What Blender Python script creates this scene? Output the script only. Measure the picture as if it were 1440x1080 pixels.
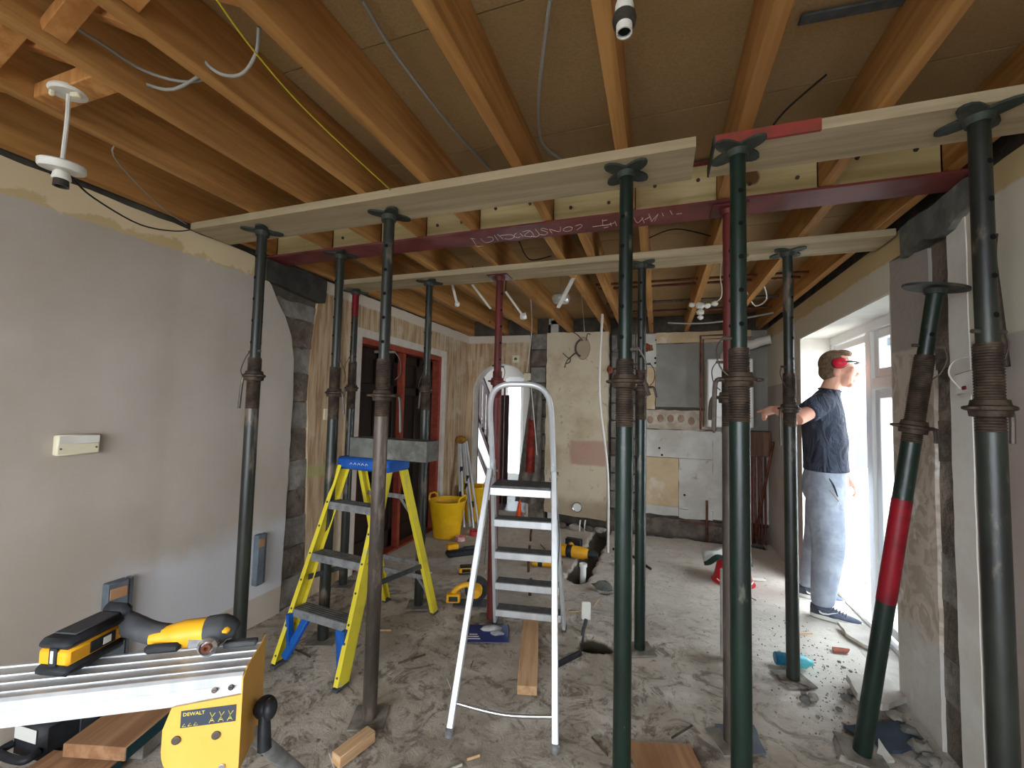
import bpy, bmesh, math, random
from mathutils import Vector, Matrix, noise
for o in list(bpy.data.objects): bpy.data.objects.remove(o)
SC = bpy.context.scene
COL = SC.collection
random.seed(7)
R = math.radians
PI = math.pi

# ------------------------------------------------------------------ camera
FPX = 595.15; YAW, PITCH, ROLL = R(19.039), R(3.195), R(1.343); CAMZ = 1.42
_f = Vector((-math.sin(YAW)*math.cos(PITCH), math.cos(YAW)*math.cos(PITCH), math.sin(PITCH)))
_r0 = Vector((math.cos(YAW), math.sin(YAW), 0)); _u0 = _r0.cross(_f)
_r = _r0*math.cos(ROLL)+_u0*math.sin(ROLL); _u = -_r0*math.sin(ROLL)+_u0*math.cos(ROLL)
CAM = Vector((0, 0, CAMZ))
cd = bpy.data.cameras.new('camera'); cam = bpy.data.objects.new('camera', cd); COL.objects.link(cam)
cd.sensor_width = 36; cd.lens = FPX/1440*36; cd.clip_start = .02; cd.clip_end = 200
cam.matrix_world = Matrix(((_r.x, _u.x, -_f.x, 0), (_r.y, _u.y, -_f.y, 0), (_r.z, _u.z, -_f.z, CAMZ), (0, 0, 0, 1)))
SC.camera = cam
def at(px, py, axis, v):            # the point where the pixel's ray meets a plane of the room
    d = _f+_r*((px-720)/FPX)-_u*((py-540)/FPX)
    return CAM+d*((v-CAM[axis])/d[axis])
def onz(px, py, z=0.0): return at(px, py, 2, z)
def onx(px, py, x): return at(px, py, 0, x)
def ony(px, py, y): return at(px, py, 1, y)

# ------------------------------------------------------------------ sky, light, exposure
w = bpy.data.worlds.new('overcast_sky'); SC.world = w; w.use_nodes = True
bg = w.node_tree.nodes['Background']; bg.inputs[0].default_value = (.86, .93, 1, 1); bg.inputs[1].default_value = 14.0
SC.view_settings.view_transform = 'Standard'; SC.view_settings.look = 'None'
SC.view_settings.gamma = 1; SC.view_settings.use_curve_mapping = False
SC.view_settings.exposure = 0.0
SC.cycles.use_denoising = True; SC.cycles.max_bounces = 10; SC.cycles.diffuse_bounces = 7; SC.cycles.glossy_bounces = 4
SC.cycles.sample_clamp_indirect = 8
def portal(name, loc, rot, sx, sy):      # tells the renderer where sky light enters an opening
    l = bpy.data.lights.new(name, 'AREA'); l.shape = 'RECTANGLE'; l.size = sx; l.size_y = sy; l.cycles.is_portal = True
    o = bpy.data.objects.new(name, l); COL.objects.link(o); o.location = loc; o.rotation_euler = rot
portal('doorway_portal', (1.42, 3.49, 1.04), (0, R(90), 0), 2.08, 1.5)
portal('front_window_portal', (-.63, -1.72, 1.35), (R(90), 0, 0), 3.0, 1.75)

# ------------------------------------------------------------------ mesh helpers
class MB:
    def __init__(s): s.v = []; s.f = []
    def add(s, vs, fs, M=None):
        n = len(s.v)
        s.v += [tuple(M @ Vector(p)) if M else tuple(p) for p in vs]
        s.f += [tuple(i+n for i in f) for f in fs]
        return s
def T(x=0, y=0, z=0): return Matrix.Translation((x, y, z))
def RX(a): return Matrix.Rotation(a, 4, 'X')
def RY(a): return Matrix.Rotation(a, 4, 'Y')
def RZ(a): return Matrix.Rotation(a, 4, 'Z')
def SCL(x, y, z): return Matrix.Diagonal((x, y, z, 1))
def frame(o, z, x=(1, 0, 0)):        # matrix whose z runs along z, at o
    z = Vector(z).normalized(); x = Vector(x)
    if abs(z.dot(x.normalized())) > .98: x = Vector((0, 1, 0))
    y = z.cross(x).normalized(); x = y.cross(z)
    o = Vector(o)
    return Matrix(((x.x, y.x, z.x, o.x), (x.y, y.y, z.y, o.y), (x.z, y.z, z.z, o.z), (0, 0, 0, 1)))
def box(mb, c, s, M=None, ch=0.0):
    hx, hy, hz = s[0]/2, s[1]/2, s[2]/2
    if ch <= 0:
        vs = [(c[0]+a*hx, c[1]+b*hy, c[2]+d*hz) for a in (-1, 1) for b in (-1, 1) for d in (-1, 1)]
        return mb.add(vs, [(0, 1, 3, 2), (4, 6, 7, 5), (0, 4, 5, 1), (2, 3, 7, 6), (0, 2, 6, 4), (1, 5, 7, 3)], M)
    ch = min(ch, hx*.9, hy*.9, hz*.9); vs = []; ix = {}
    for a in (-1, 1):
        for b in (-1, 1):
            for d in (-1, 1):
                for k in range(3):
                    ix[a, b, d, k] = len(vs)
                    e = [hx-ch, hy-ch, hz-ch]; e[k] = (hx, hy, hz)[k]
                    vs.append((c[0]+a*e[0], c[1]+b*e[1], c[2]+d*e[2]))
    fs = []; S = (-1, 1)
    for k in range(3):
        for s_ in S:
            q = []
            for p, r in ((-1, -1), (1, -1), (1, 1), (-1, 1)):
                t = [0, 0, 0]; t[k] = s_; t[(k+1) % 3] = p; t[(k+2) % 3] = r; q.append(ix[(*t, k)])
            fs.append(tuple(q if s_ > 0 else q[::-1]))
    for k in range(3):
        i, j = (k+1) % 3, (k+2) % 3
        for p in S:
            for r in S:
                t0 = [0, 0, 0]; t0[k] = -1; t0[i] = p; t0[j] = r; t1 = list(t0); t1[k] = 1
                q = (ix[(*t0, i)], ix[(*t1, i)], ix[(*t1, j)], ix[(*t0, j)])
                fs.append(q if p*r < 0 else q[::-1])
    for a in S:
        for b in S:
            for d in S:
                q = (ix[a, b, d, 0], ix[a, b, d, 1], ix[a, b, d, 2]); fs.append(q if a*b*d > 0 else q[::-1])
    return mb.add(vs, fs, M)
def bar(mb, p, q, wx, wy, x=(1, 0, 0), ch=0.0):      # rectangular bar from p to q
    p, q = Vector(p), Vector(q); L = (q-p).length
    return box(mb, (0, 0, L/2), (wx, wy, L), frame(p, q-p, x), ch)
def tube(mb, pts, r, n=10, cap=True, closed=False, sq=None):
    pts = [Vector(p) for p in pts]; m = len(pts)
    rs = r if isinstance(r, (list, tuple)) else [r]*m
    vs = []; fs = []; up = None
    for i, p in enumerate(pts):
        a = pts[(i-1) % m] if (closed or i > 0) else p; b = pts[(i+1) % m] if (closed or i < m-1) else p
        t = (b-a)
        t = t.normalized() if t.length > 1e-9 else Vector((0, 0, 1))
        if up is None: up = Vector((0, 0, 1)) if abs(t.z) < .9 else Vector((1, 0, 0))
        x = (up-t*up.dot(t)).normalized(); y = t.cross(x); up = x
        sx, sy = sq[i] if sq else (1, 1)
        for k in range(n):
            g = 2*PI*k/n
            vs.append(p+x*(math.cos(g)*rs[i]*sx)+y*(math.sin(g)*rs[i]*sy))
    for i in range(m if closed else m-1):
        j = (i+1) % m
        for k in range(n):
            l = (k+1) % n; fs.append((i*n+k, i*n+l, j*n+l, j*n+k))
    if cap and not closed:
        fs.append(tuple(range(n-1, -1, -1))); fs.append(tuple((m-1)*n+k for k in range(n)))
    return mb.add(vs, fs)
def lathe(mb, prof, n=20, M=None):
    vs = []; fs = []; m = len(prof)
    for r, z in prof:
        for k in range(n):
            g = 2*PI*k/n; vs.append((r*math.cos(g), r*math.sin(g), z))
    for i in range(m-1):
        for k in range(n):
            l = (k+1) % n; fs.append((i*n+k, i*n+l, (i+1)*n+l, (i+1)*n+k))
    if prof[0][0] > 1e-6: fs.append(tuple(range(n-1, -1, -1)))
    if prof[-1][0] > 1e-6: fs.append(tuple((m-1)*n+k for k in range(n)))
    return mb.add(vs, fs, M)
def prism(mb, poly, t0, t1, M=None):   # polygon in local xy extruded along local z
    n = len(poly); ar = sum(poly[i][0]*poly[(i+1) % n][1]-poly[(i+1) % n][0]*poly[i][1] for i in range(n))
    if ar < 0: poly = poly[::-1]
    vs = [(x, y, t0) for x, y in poly]+[(x, y, t1) for x, y in poly]
    fs = [tuple(range(n-1, -1, -1)), tuple(range(n, 2*n))]+[(i, (i+1) % n, n+(i+1) % n, n+i) for i in range(n)]
    return mb.add(vs, fs, M)
YZX = Matrix(((0, 0, 1, 0), (1, 0, 0, 0), (0, 1, 0, 0), (0, 0, 0, 1)))     # local (x,y,z) -> world (y,z,x)
XZY = Matrix(((1, 0, 0, 0), (0, 0, -1, 0), (0, 1, 0, 0), (0, 0, 0, 1)))    # local (x,y,z) -> world (x, -z, y)
def rock(mb, c, r, sq=(1, 1, .7), seed=0, sub=2, amp=.35):
    b = bmesh.new(); bmesh.ops.create_icosphere(b, subdivisions=sub, radius=1)
    b.verts.index_update(); vs = []
    for v in b.verts:
        p = v.co.copy(); k = 1+amp*noise.noise(p*1.4+Vector((seed*3.1, seed*1.7, 0)))+amp*.4*noise.noise(p*3.5+Vector((0, seed, 9)))
        vs.append((c[0]+p.x*k*r*sq[0], c[1]+p.y*k*r*sq[1], c[2]+p.z*k*r*sq[2]))
    fs = [tuple(v.index for v in f.verts) for f in b.faces]; b.free()
    return mb.add(vs, fs)
def blob(mb, c, r, M=None, n=16, m=10):   # ellipsoid
    vs = [(0, 0, -1)]; fs = []
    for i in range(1, m):
        a = -PI/2+PI*i/m
        for k in range(n): vs.append((math.cos(a)*math.cos(2*PI*k/n), math.cos(a)*math.sin(2*PI*k/n), math.sin(a)))
    vs.append((0, 0, 1)); e = len(vs)-1
    for k in range(n):
        l = (k+1) % n; fs.append((0, 1+l, 1+k)); fs.append((e, 1+(m-2)*n+k, 1+(m-2)*n+l))
        for i in range(m-2): fs.append((1+i*n+k, 1+i*n+l, 1+(i+1)*n+l, 1+(i+1)*n+k))
    vs = [(c[0]+x*r[0], c[1]+y*r[1], c[2]+z*r[2]) for x, y, z in vs]
    return mb.add(vs, fs, M)
def loft(mb, rings):                       # closed rings of equal length, capped
    n = len(rings[0]); vs = [p for r in rings for p in r]; fs = []
    for i in range(len(rings)-1):
        for k in range(n): fs.append((i*n+k, i*n+(k+1) % n, (i+1)*n+(k+1) % n, (i+1)*n+k))
    fs.append(tuple(range(n-1, -1, -1))); fs.append(tuple((len(rings)-1)*n+k for k in range(n)))
    return mb.add(vs, fs)
def smoothpts(pts, k=6):                   # Catmull-Rom through the points
    P = [Vector(p) for p in pts]; out = []
    for i in range(len(P)-1):
        a, b, c, d = P[max(i-1, 0)], P[i], P[i+1], P[min(i+2, len(P)-1)]
        for j in range(k):
            t = j/k
            out.append(.5*((2*b)+(c-a)*t+(2*a-5*b+4*c-d)*t*t+(3*b-a-3*c+d)*t**3))
    out.append(P[-1]); return out
def mesh(name, mb, m, sharp=38, smooth=True):
    me = bpy.data.meshes.new(name); me.from_pydata([tuple(v) for v in mb.v], [], mb.f)
    if smooth:
        me.polygons.foreach_set('use_smooth', [True]*len(me.polygons)); me.set_sharp_from_angle(angle=R(sharp))
    if m: me.materials.append(m)
    me.update(); return me
def obj(name, mb, m, parent=None, world=False, loc=None, rot=None, **kw):
    me = mb if isinstance(mb, bpy.types.Mesh) else mesh(name, mb, m, **kw)
    o = bpy.data.objects.new(name, me); COL.objects.link(o)
    if parent:
        o.parent = parent
        if world: o.matrix_parent_inverse = parent.matrix_basis.inverted()
    if loc: o.location = loc
    if rot: o.rotation_euler = rot
    return o
def tag(o, label=None, cat=None, group=None, kind=None):
    if label: o['label'] = label
    if cat: o['category'] = cat
    if group: o['group'] = group
    if kind: o['kind'] = kind
    return o
def thing(name, label, cat, loc=(0, 0, 0), rz=0, group=None):
    o = bpy.data.objects.new(name, None); COL.objects.link(o); o.empty_display_size = .05
    o.location = loc; o.rotation_euler = (0, 0, rz)
    o.matrix_basis = T(*loc) @ RZ(rz)
    return tag(o, label, cat, group)
def struct(name, mb, m, label=None, **kw):
    o = obj(name, mb, m, **kw); o['kind'] = 'structure'
    if label: o['label'] = label
    return o

# ------------------------------------------------------------------ materials
def lin(c):
    return tuple(((x/255)/12.92 if x/255 <= .04045 else ((x/255+.055)/1.055)**2.4) for x in c)+(1,)
class NT:
    def __init__(s, name):
        s.m = bpy.data.materials.new(name); s.m.use_nodes = True; s.t = s.m.node_tree
        s.b = s.t.nodes['Principled BSDF']; s.tc = s.t.nodes.new('ShaderNodeTexCoord'); s.co = s.tc.outputs['Object']; s.col = None
    def n(s, k): return s.t.nodes.new('ShaderNode'+k)
    def l(s, a, b): s.t.links.new(a, b)
    def put(s, inp, v):
        if hasattr(v, 'is_linked') or isinstance(v, bpy.types.NodeSocket): s.l(v, inp)
        else: inp.default_value = v
    def math(s, op, a, b=0.0, clamp=False):
        x = s.n('Math'); x.operation = op; x.use_clamp = clamp; s.put(x.inputs[0], a); s.put(x.inputs[1], b); return x.outputs[0]
    def map(s, st=(1, 1, 1), off=0.0):
        x = s.n('Mapping'); s.l(s.co, x.inputs[0]); x.inputs['Scale'].default_value = st
        if off:
            oi = s.n('ObjectInfo'); k = s.math('MULTIPLY', oi.outputs['Random'], off); s.l(k, x.inputs['Location'])
        return x.outputs[0]
    def noise(s, sc, vec=None, det=5, rough=.6, dist=0):
        x = s.n('TexNoise'); s.l(vec or s.co, x.inputs['Vector']); x.inputs['Scale'].default_value = sc
        x.inputs['Detail'].default_value = det; x.inputs['Roughness'].default_value = rough; x.inputs['Distortion'].default_value = dist
        return x.outputs[0]
    def rng(s, v, lo, hi):
        x = s.n('MapRange'); x.interpolation_type = 'SMOOTHSTEP'; s.l(v, x.inputs[0]); x.inputs[1].default_value = lo; x.inputs[2].default_value = hi; return x.outputs[0]
    def mix(s, fac, a, b, mode='MIX'):
        x = s.n('Mix'); x.data_type = 'RGBA'; x.blend_type = mode
        s.put(x.inputs[0], fac); s.put(x.inputs[6], a); s.put(x.inputs[7], b); return x.outputs[2]
    def axis(s, k):
        x = s.n('SeparateXYZ'); s.l(s.co, x.inputs[0]); return x.outputs[k]
    def bump(s, h, st, d=.02):
        x = s.n('Bump'); x.inputs['Strength'].default_value = st; x.inputs['Distance'].default_value = d
        s.l(h, x.inputs['Height']); s.l(x.outputs[0], s.b.inputs['Normal'])
    def fin(s, rough=.7, metal=0, spec=.3):
        s.put(s.b.inputs['Base Color'], s.col); s.b.inputs['Roughness'].default_value = rough
        s.b.inputs['Metallic'].default_value = metal; s.b.inputs['Specular IOR Level'].default_value = spec
        return s.m
    def over(s, c, conds, nsc=3, namp=.08, amt=1.0, nvec=None):   # lay another coat over part of the surface
        nz = s.math('MULTIPLY', s.math('SUBTRACT', s.noise(nsc, nvec, 5, .65), .5), 2*namp); k = amt
        for ax, sg, thr, soft in conds:
            v = s.math('ADD', s.axis(ax), nz)
            k = s.math('MULTIPLY', k, s.rng(v, thr-soft, thr+soft) if sg > 0 else s.math('SUBTRACT', 1.0, s.rng(v, thr-soft, thr+soft)))
        s.col = s.mix(k, s.col, lin(c) if len(c) == 3 else c)
    def blot(s, c, sc, lo, hi, st=(1, 1, 1), amt=1.0, off=0, det=5):
        k = s.math('MULTIPLY', s.rng(s.noise(sc, s.map(st, off), det), lo, hi), amt)
        s.col = s.mix(k, s.col, lin(c))
def mat(name, a, b=None, sc=8, st=(1, 1, 1), lo=.35, hi=.65, rough=.7, metal=0, bump=.0, bsc=None, c=None, csc=2, clo=.55, chi=.7, off=0, spec=.3, cst=None, emit=0, trans=0, bd=.01):
    t = NT(name); t.col = lin(a)
    if b: t.blot(b, sc, lo, hi, st, off=off)
    if c: t.blot(c, csc, clo, chi, cst or st, off=off)
    if bump: t.bump(t.noise(bsc or sc, t.map(st, off)), bump, bd)
    m = t.fin(rough, metal, spec)
    if trans: t.b.inputs['Transmission Weight'].default_value = trans
    if emit: t.b.inputs['Emission Color'].default_value = lin(a); t.b.inputs['Emission Strength'].default_value = emit
    return m
def wood(name, a, b, axis=1, sc=22, knot=None, rough=.7, off=40, bump=.15, dark=None):
    st = [1, 1, 1]; st[axis] = .06
    t = NT(name); t.col = lin(a); t.blot(b, sc, .35, .65, st, off=off)
    st2 = [1, 1, 1]; st2[axis] = .25; t.blot(b, 2.2, .4, .75, st2, .7, off=off)
    if dark: t.blot(dark, 5, .58, .72, st2, .6, off=off)
    if knot: t.blot(knot, 4.5, .74, .78, (1, .6, 1), .9, off=off, det=1)
    t.bump(t.noise(sc*2, t.map(st, off)), bump, .005)
    return t.fin(rough)
m_joist = wood('old_joist_timber', (192, 142, 82), (158, 110, 58), 1, knot=(90, 42, 18), dark=(122, 82, 44))
m_strut = wood('strut_timber', (205, 150, 88), (170, 112, 58), 2)
m_pale = wood('new_pale_timber', (216, 198, 150), (192, 174, 122), 0, knot=(110, 70, 35), dark=(200, 186, 128))
m_board = wood('scaffold_board_timber', (186, 168, 138), (158, 142, 112), 0, knot=(120, 100, 70), dark=(134, 128, 98), rough=.85)
m_offcut = wood('offcut_timber', (214, 178, 138), (188, 146, 104), 1, sc=30, knot=(120, 70, 40))
m_redpaint = mat('red_end_paint', (150, 62, 52), (128, 64, 52), 20, rough=.7)
t = NT('chipboard'); t.col = lin((172, 145, 104)); t.blot((158, 130, 90), 160, .35, .65); t.blot((150, 122, 82), 1.1, .45, .7, amt=.6); t.bump(t.noise(200), .06, .002); m_deck = t.fin(.85)
m_steel = mat('red_oxide_steel', (120, 54, 50), (100, 46, 46), 5, c=(134, 78, 80), csc=2.2, rough=.5, bump=.08, bsc=60, spec=.4)
m_chalk = mat('chalk', (225, 200, 190), rough=.95)
m_green = mat('green_prop_paint', (22, 42, 33), (15, 28, 23), 6, st=(1, 1, .4), rough=.35, c=(84, 84, 74), csc=14, clo=.62, chi=.7, bump=.1, bsc=40, spec=.5, off=30)
m_dkgreen = mat('worn_dark_prop_paint', (42, 46, 39), (29, 31, 28), 6, st=(1, 1, .4), rough=.4, c=(104, 92, 78), csc=10, clo=.58, chi=.7, bump=.1, bsc=40, spec=.5, off=30)
m_brown = mat('bare_brown_prop_steel', (96, 86, 78), (66, 58, 52), 9, st=(1, 1, .3), rough=.45, c=(120, 108, 96), csc=16, metal=.3, bump=.12, bsc=50, off=30)
m_redprop = mat('red_brown_prop_paint', (104, 40, 36), (80, 34, 32), 7, st=(1, 1, .4), rough=.5, c=(86, 66, 58), csc=10, off=30)
m_redtape = mat('red_tape', (134, 18, 30), (104, 16, 26), 9, rough=.4)
m_rust = mat('rusty_thread_steel', (80, 66, 54), (54, 44, 37), 25, c=(104, 92, 78), csc=9, rough=.6, metal=.35, bump=.2, bsc=80)
m_iron = mat('dark_plate_steel', (66, 72, 64), (48, 50, 46), 14, c=(90, 82, 70), csc=10, rough=.6, metal=.2, bump=.15, bsc=50)
m_dustp = mat('dusty_plate_steel', (140, 132, 120), (104, 98, 90), 12, rough=.9, bump=.2, bsc=40)
m_hole = mat('black_hole', (8, 8, 8), rough=.95)
m_alu = mat('aluminium', (216, 218, 220), (196, 198, 200), 12, st=(1, 1, .1), rough=.38, metal=.4, spec=.5)
m_alud = mat('dull_aluminium_tread', (160, 162, 164), (128, 128, 128), 20, rough=.5, metal=.5, c=(176, 172, 164), csc=6, bump=.1, bsc=60)
m_grip = mat('grey_rubber_tread', (92, 92, 92), (72, 72, 70), 20, rough=.8, bump=.2, bsc=90)
m_yel = mat('yellow_fibreglass', (226, 208, 58), (200, 180, 58), 7, lo=.5, hi=.75, rough=.5, c=(200, 190, 130), csc=14, clo=.62, chi=.72)
m_blue = mat('blue_plastic', (28, 92, 176), (24, 74, 146), 6, rough=.5, c=(120, 140, 160), csc=12, clo=.64, chi=.75)
m_dwy = mat('amber_tool_plastic', (240, 178, 40), (220, 156, 34), 6, rough=.42)
m_dwyp = mat('amber_powder_coat', (236, 184, 92), (226, 172, 78), 3, rough=.45)
m_blk = mat('black_plastic', (30, 32, 36), (44, 46, 50), 20, rough=.5)
m_dgrey = mat('dark_grey_rubber', (62, 64, 68), (78, 78, 80), 16, rough=.6)
m_white = mat('white_plastic', (226, 224, 216), (210, 206, 194), 4, rough=.4)
m_cream = mat('cream_plastic', (222, 214, 184), rough=.4)
m_pvc = mat('white_window_plastic', (236, 236, 234), rough=.35)
m_copper = mat('copper_pipe', (122, 74, 58), (86, 50, 40), 12, rough=.4, metal=.6, c=(120, 96, 70), csc=8)
m_tub = mat('yellow_tub_plastic', (240, 190, 24), (222, 168, 22), 4, rough=.5, c=(206, 180, 110), csc=9, clo=.62, chi=.72)
m_block = mat('grey_block', (140, 135, 127), (108, 103, 97), 7, c=(150, 146, 138), csc=4, rough=.95, bump=.6, bsc=28, off=30, bd=.02)
m_brickd = mat('dark_mortar_block', (120, 108, 96), (92, 82, 74), 8, c=(146, 136, 124), csc=5, rough=.95, bump=.8, bsc=22, off=30, bd=.03)
m_core = mat('rough_masonry', (92, 84, 75), (68, 62, 55), 6, rough=.95, bump=.6, bsc=20)
m_lintel = mat('grey_concrete', (112, 112, 106), (90, 90, 84), 9, c=(140, 136, 128), csc=4, rough=.92, bump=.4, bsc=40)
m_pad = mat('dark_padstone_concrete', (70, 66, 60), (52, 50, 46), 9, c=(88, 92, 80), csc=4, rough=.92, bump=.4, bsc=40)
m_rubble = mat('pale_rubble', (150, 144, 134), (118, 112, 104), 14, rough=.95, bump=.4, bsc=40, off=30)
m_brickred = mat('red_brick', (150, 84, 66), (120, 66, 54), 12, rough=.95, bump=.3)
m_cablew = mat('white_cable_sheath', (214, 210, 200), rough=.5)
m_cableg = mat('grey_cable_sheath', (150, 148, 140), rough=.5)
m_cableb = mat('black_cable_sheath', (34, 30, 28), rough=.5)
m_wirey = mat('yellow_earth_wire', (206, 186, 50), rough=.5)
m_chrome = mat('bright_metal', (210, 210, 210), rough=.25, metal=.9)
m_bulb = mat('dark_lamp_socket', (60, 56, 50), rough=.4)
m_paper = mat('white_paper', (226, 226, 220), rough=.8)
# ------------------------------------------------------------------ surfaces of the room
XL, XR, YB, YC, YF, ZJ, ZD = -2.42, 1.16, 5.40, 5.20, -1.75, 2.375, 2.575
t = NT('painted_wall'); t.col = lin((186, 177, 166)); t.blot((176, 165, 152), 1.3, .35, .7); t.blot((196, 188, 178), 2.2, .5, .75, amt=.4)
t.over((206, 206, 210), [(2, -1, .60, .09), (1, 1, 1.35, .16)], 2.5, .16); t.blot((160, 150, 140), 26, .74, .8, amt=.6)
t.over((196, 172, 128), [(2, 1, 2.21, .006)], 5, .03); t.over((222, 204, 170), [(2, 1, 2.24, .01)], 7, .13, .7)
t.over((190, 178, 164), [(2, -1, .175, .006)], 6, .01); t.bump(t.noise(40), .06, .004); m_wl = t.fin(.8)
t = NT('stripped_plaster'); sv = t.map((1, 1, .07)); t.col = lin((196, 172, 140))
t.col = t.mix(t.rng(t.noise(26, sv), .4, .62), t.col, lin((158, 128, 94))); t.blot((206, 190, 166), 2.4, .5, .7, amt=.8); t.blot((150, 116, 80), 1.7, .58, .75, amt=.6)
t.over((206, 194, 178), [(2, 1, 2.27, .01)], 8, .02); t.over((168, 168, 110), [(2, -1, .96, .02), (2, 1, .87, .02), (1, -1, 2.75, .02)], 4, .02, .6)
t.bump(t.noise(30, sv), .2, .006); m_strip = t.fin(.9)
t = NT('old_cream_plaster'); t.col = lin((206, 192, 166)); t.blot((182, 164, 134), 2.6, .4, .7); t.blot((146, 126, 102), 11, .6, .7, amt=.6); t.blot((112, 96, 78), 24, .66, .74, amt=.7)
t.over((176, 136, 122), [(2, -1, 1.04, .02), (2, 1, .74, .02), (0, 1, -1.02, .03)], 3, .04, .8); t.over((150, 130, 108), [(2, -1, .32, .06)], 3, .1, .6)
t.bump(t.noise(25), .2, .006); m_breast = t.fin(.9)
m_tile = mat('white_wall_plaster', (206, 204, 196), (184, 180, 170), 3, c=(160, 154, 144), csc=9, clo=.6, chi=.72, rough=.8, bump=.2, bsc=20)
m_greyp = mat('grey_wall_plaster', (150, 148, 140), (136, 132, 124), 3, rough=.85, bump=.1, bsc=20)
m_beige = mat('beige_wall_plaster', (206, 184, 150), (192, 166, 132), 3, rough=.85, c=(214, 204, 186), csc=4, bump=.1, bsc=20)
m_adh = mat('tile_adhesive', (198, 188, 172), (168, 152, 134), 8, rough=.9, bump=.5, bsc=22)
m_dab = mat('brown_adhesive_dab', (166, 140, 122), (144, 118, 100), 12, rough=.9, bump=.4)
t = NT('swirled_pier_plaster'); t.col = lin((196, 184, 170)); t.col = t.mix(t.rng(t.noise(5, None, 3, .5, 3.5), .45, .6), t.col, lin((172, 158, 143))); t.blot((216, 210, 202), 6, .6, .68)
t.over((196, 192, 186), [(2, -1, .42, .04)], 5, .12, .8); t.over((158, 150, 142), [(2, 1, 1.75, .01)], 5, .02); t.bump(t.noise(7, None, 4, .5, 3), .35, .01); m_pier = t.fin(.9)
t = NT('right_wall_paint'); t.col = lin((176, 166, 158)); t.blot((164, 150, 140), 1.5, .4, .7); t.over((204, 198, 180), [(2, 1, 1.72, .005)], 5, .008); t.over((190, 168, 124), [(2, 1, 2.24, .008)], 5, .04)
t.bump(t.noise(40), .05, .004); m_wr = t.fin(.8)
m_wstrip = mat('fresh_white_paint', (226, 224, 216), (214, 210, 200), 5, rough=.75, bump=.06, bsc=40)
t = NT('dusty_concrete_floor'); t.col = lin((196, 186, 172)); t.blot((162, 151, 136), 2.1, .35, .65); t.blot((214, 206, 194), 3.3, .5, .72)
d = t.noise(5.5, None, 9, .75, 1.8); t.col = t.mix(t.math('MULTIPLY', t.rng(d, .48, .62), .85), t.col, lin((112, 101, 88))); t.blot((108, 98, 86), 16, .6, .7, amt=.7, det=8); t.blot((222, 216, 206), 38, .66, .74, amt=.6)
t.over((226, 220, 210), [(0, 1, .55, .35), (1, 1, 2.3, .25)], 3, .12, .75); t.over((206, 198, 186), [(1, 1, 3.1, .5)], 2, .4, .6)  # paler by the doorway: plaster dust, plus skylight brightness painted into the colour
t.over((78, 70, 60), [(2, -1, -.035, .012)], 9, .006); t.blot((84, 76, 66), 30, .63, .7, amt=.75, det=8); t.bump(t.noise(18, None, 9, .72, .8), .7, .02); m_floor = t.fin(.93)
m_patio = mat('pale_paving', (206, 204, 198), (190, 188, 182), 3, rough=.9, bump=.1, bsc=20)
m_render = mat('white_render', (236, 236, 232), (226, 226, 222), 4, rough=.9)
m_slate = mat('slate_blue_roof', (66, 78, 94), (56, 66, 80), 8, rough=.8)
m_door = wood('dark_stained_door', (38, 24, 18), (28, 18, 14), 2, rough=.5)
m_frame = mat('red_brown_door_frame', (150, 66, 44), (128, 54, 38), 10, rough=.55)
m_arch = mat('white_gloss_trim', (214, 206, 196), (198, 188, 176), 5, rough=.5)
m_mah = mat('dark_red_stair_wood', (54, 24, 20), (40, 18, 16), 8, rough=.4)
m_hall = mat('hall_wall_paint', (206, 200, 192), rough=.8)
m_pave = mat('dusty_step', (196, 190, 180), (172, 166, 156), 6, rough=.95, bump=.4, bsc=20)

def jag(pts, amp, step=.06, seed=0):        # break straight edges into uneven ones
    rnd = random.Random(seed); out = []; n = len(pts)
    for i in range(n):
        a, b = Vector(pts[i]).to_2d(), Vector(pts[(i+1) % n]).to_2d(); k = max(1, int((b-a).length/step)); d = (b-a).normalized() if (b-a).length else Vector((0, 0)); q = Vector((-d.y, d.x))
        out.append(tuple(a))
        for j in range(1, k): p = a.lerp(b, j/k)+q*rnd.uniform(-amp, amp); out.append((p.x, p.y))
    return out
def skin(name, parent, poly, x0, x1, m, plane='x', amp=0, seed=0):   # thin coat of plaster on a wall
    mb = MB(); poly = jag(poly, amp, .07, seed) if amp else poly
    if plane == 'x': prism(mb, poly, x0, x1, YZX)
    else: prism(mb, poly, -x0, -x1, XZY)
    return obj(name, mb, m, parent, smooth=False)

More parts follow.
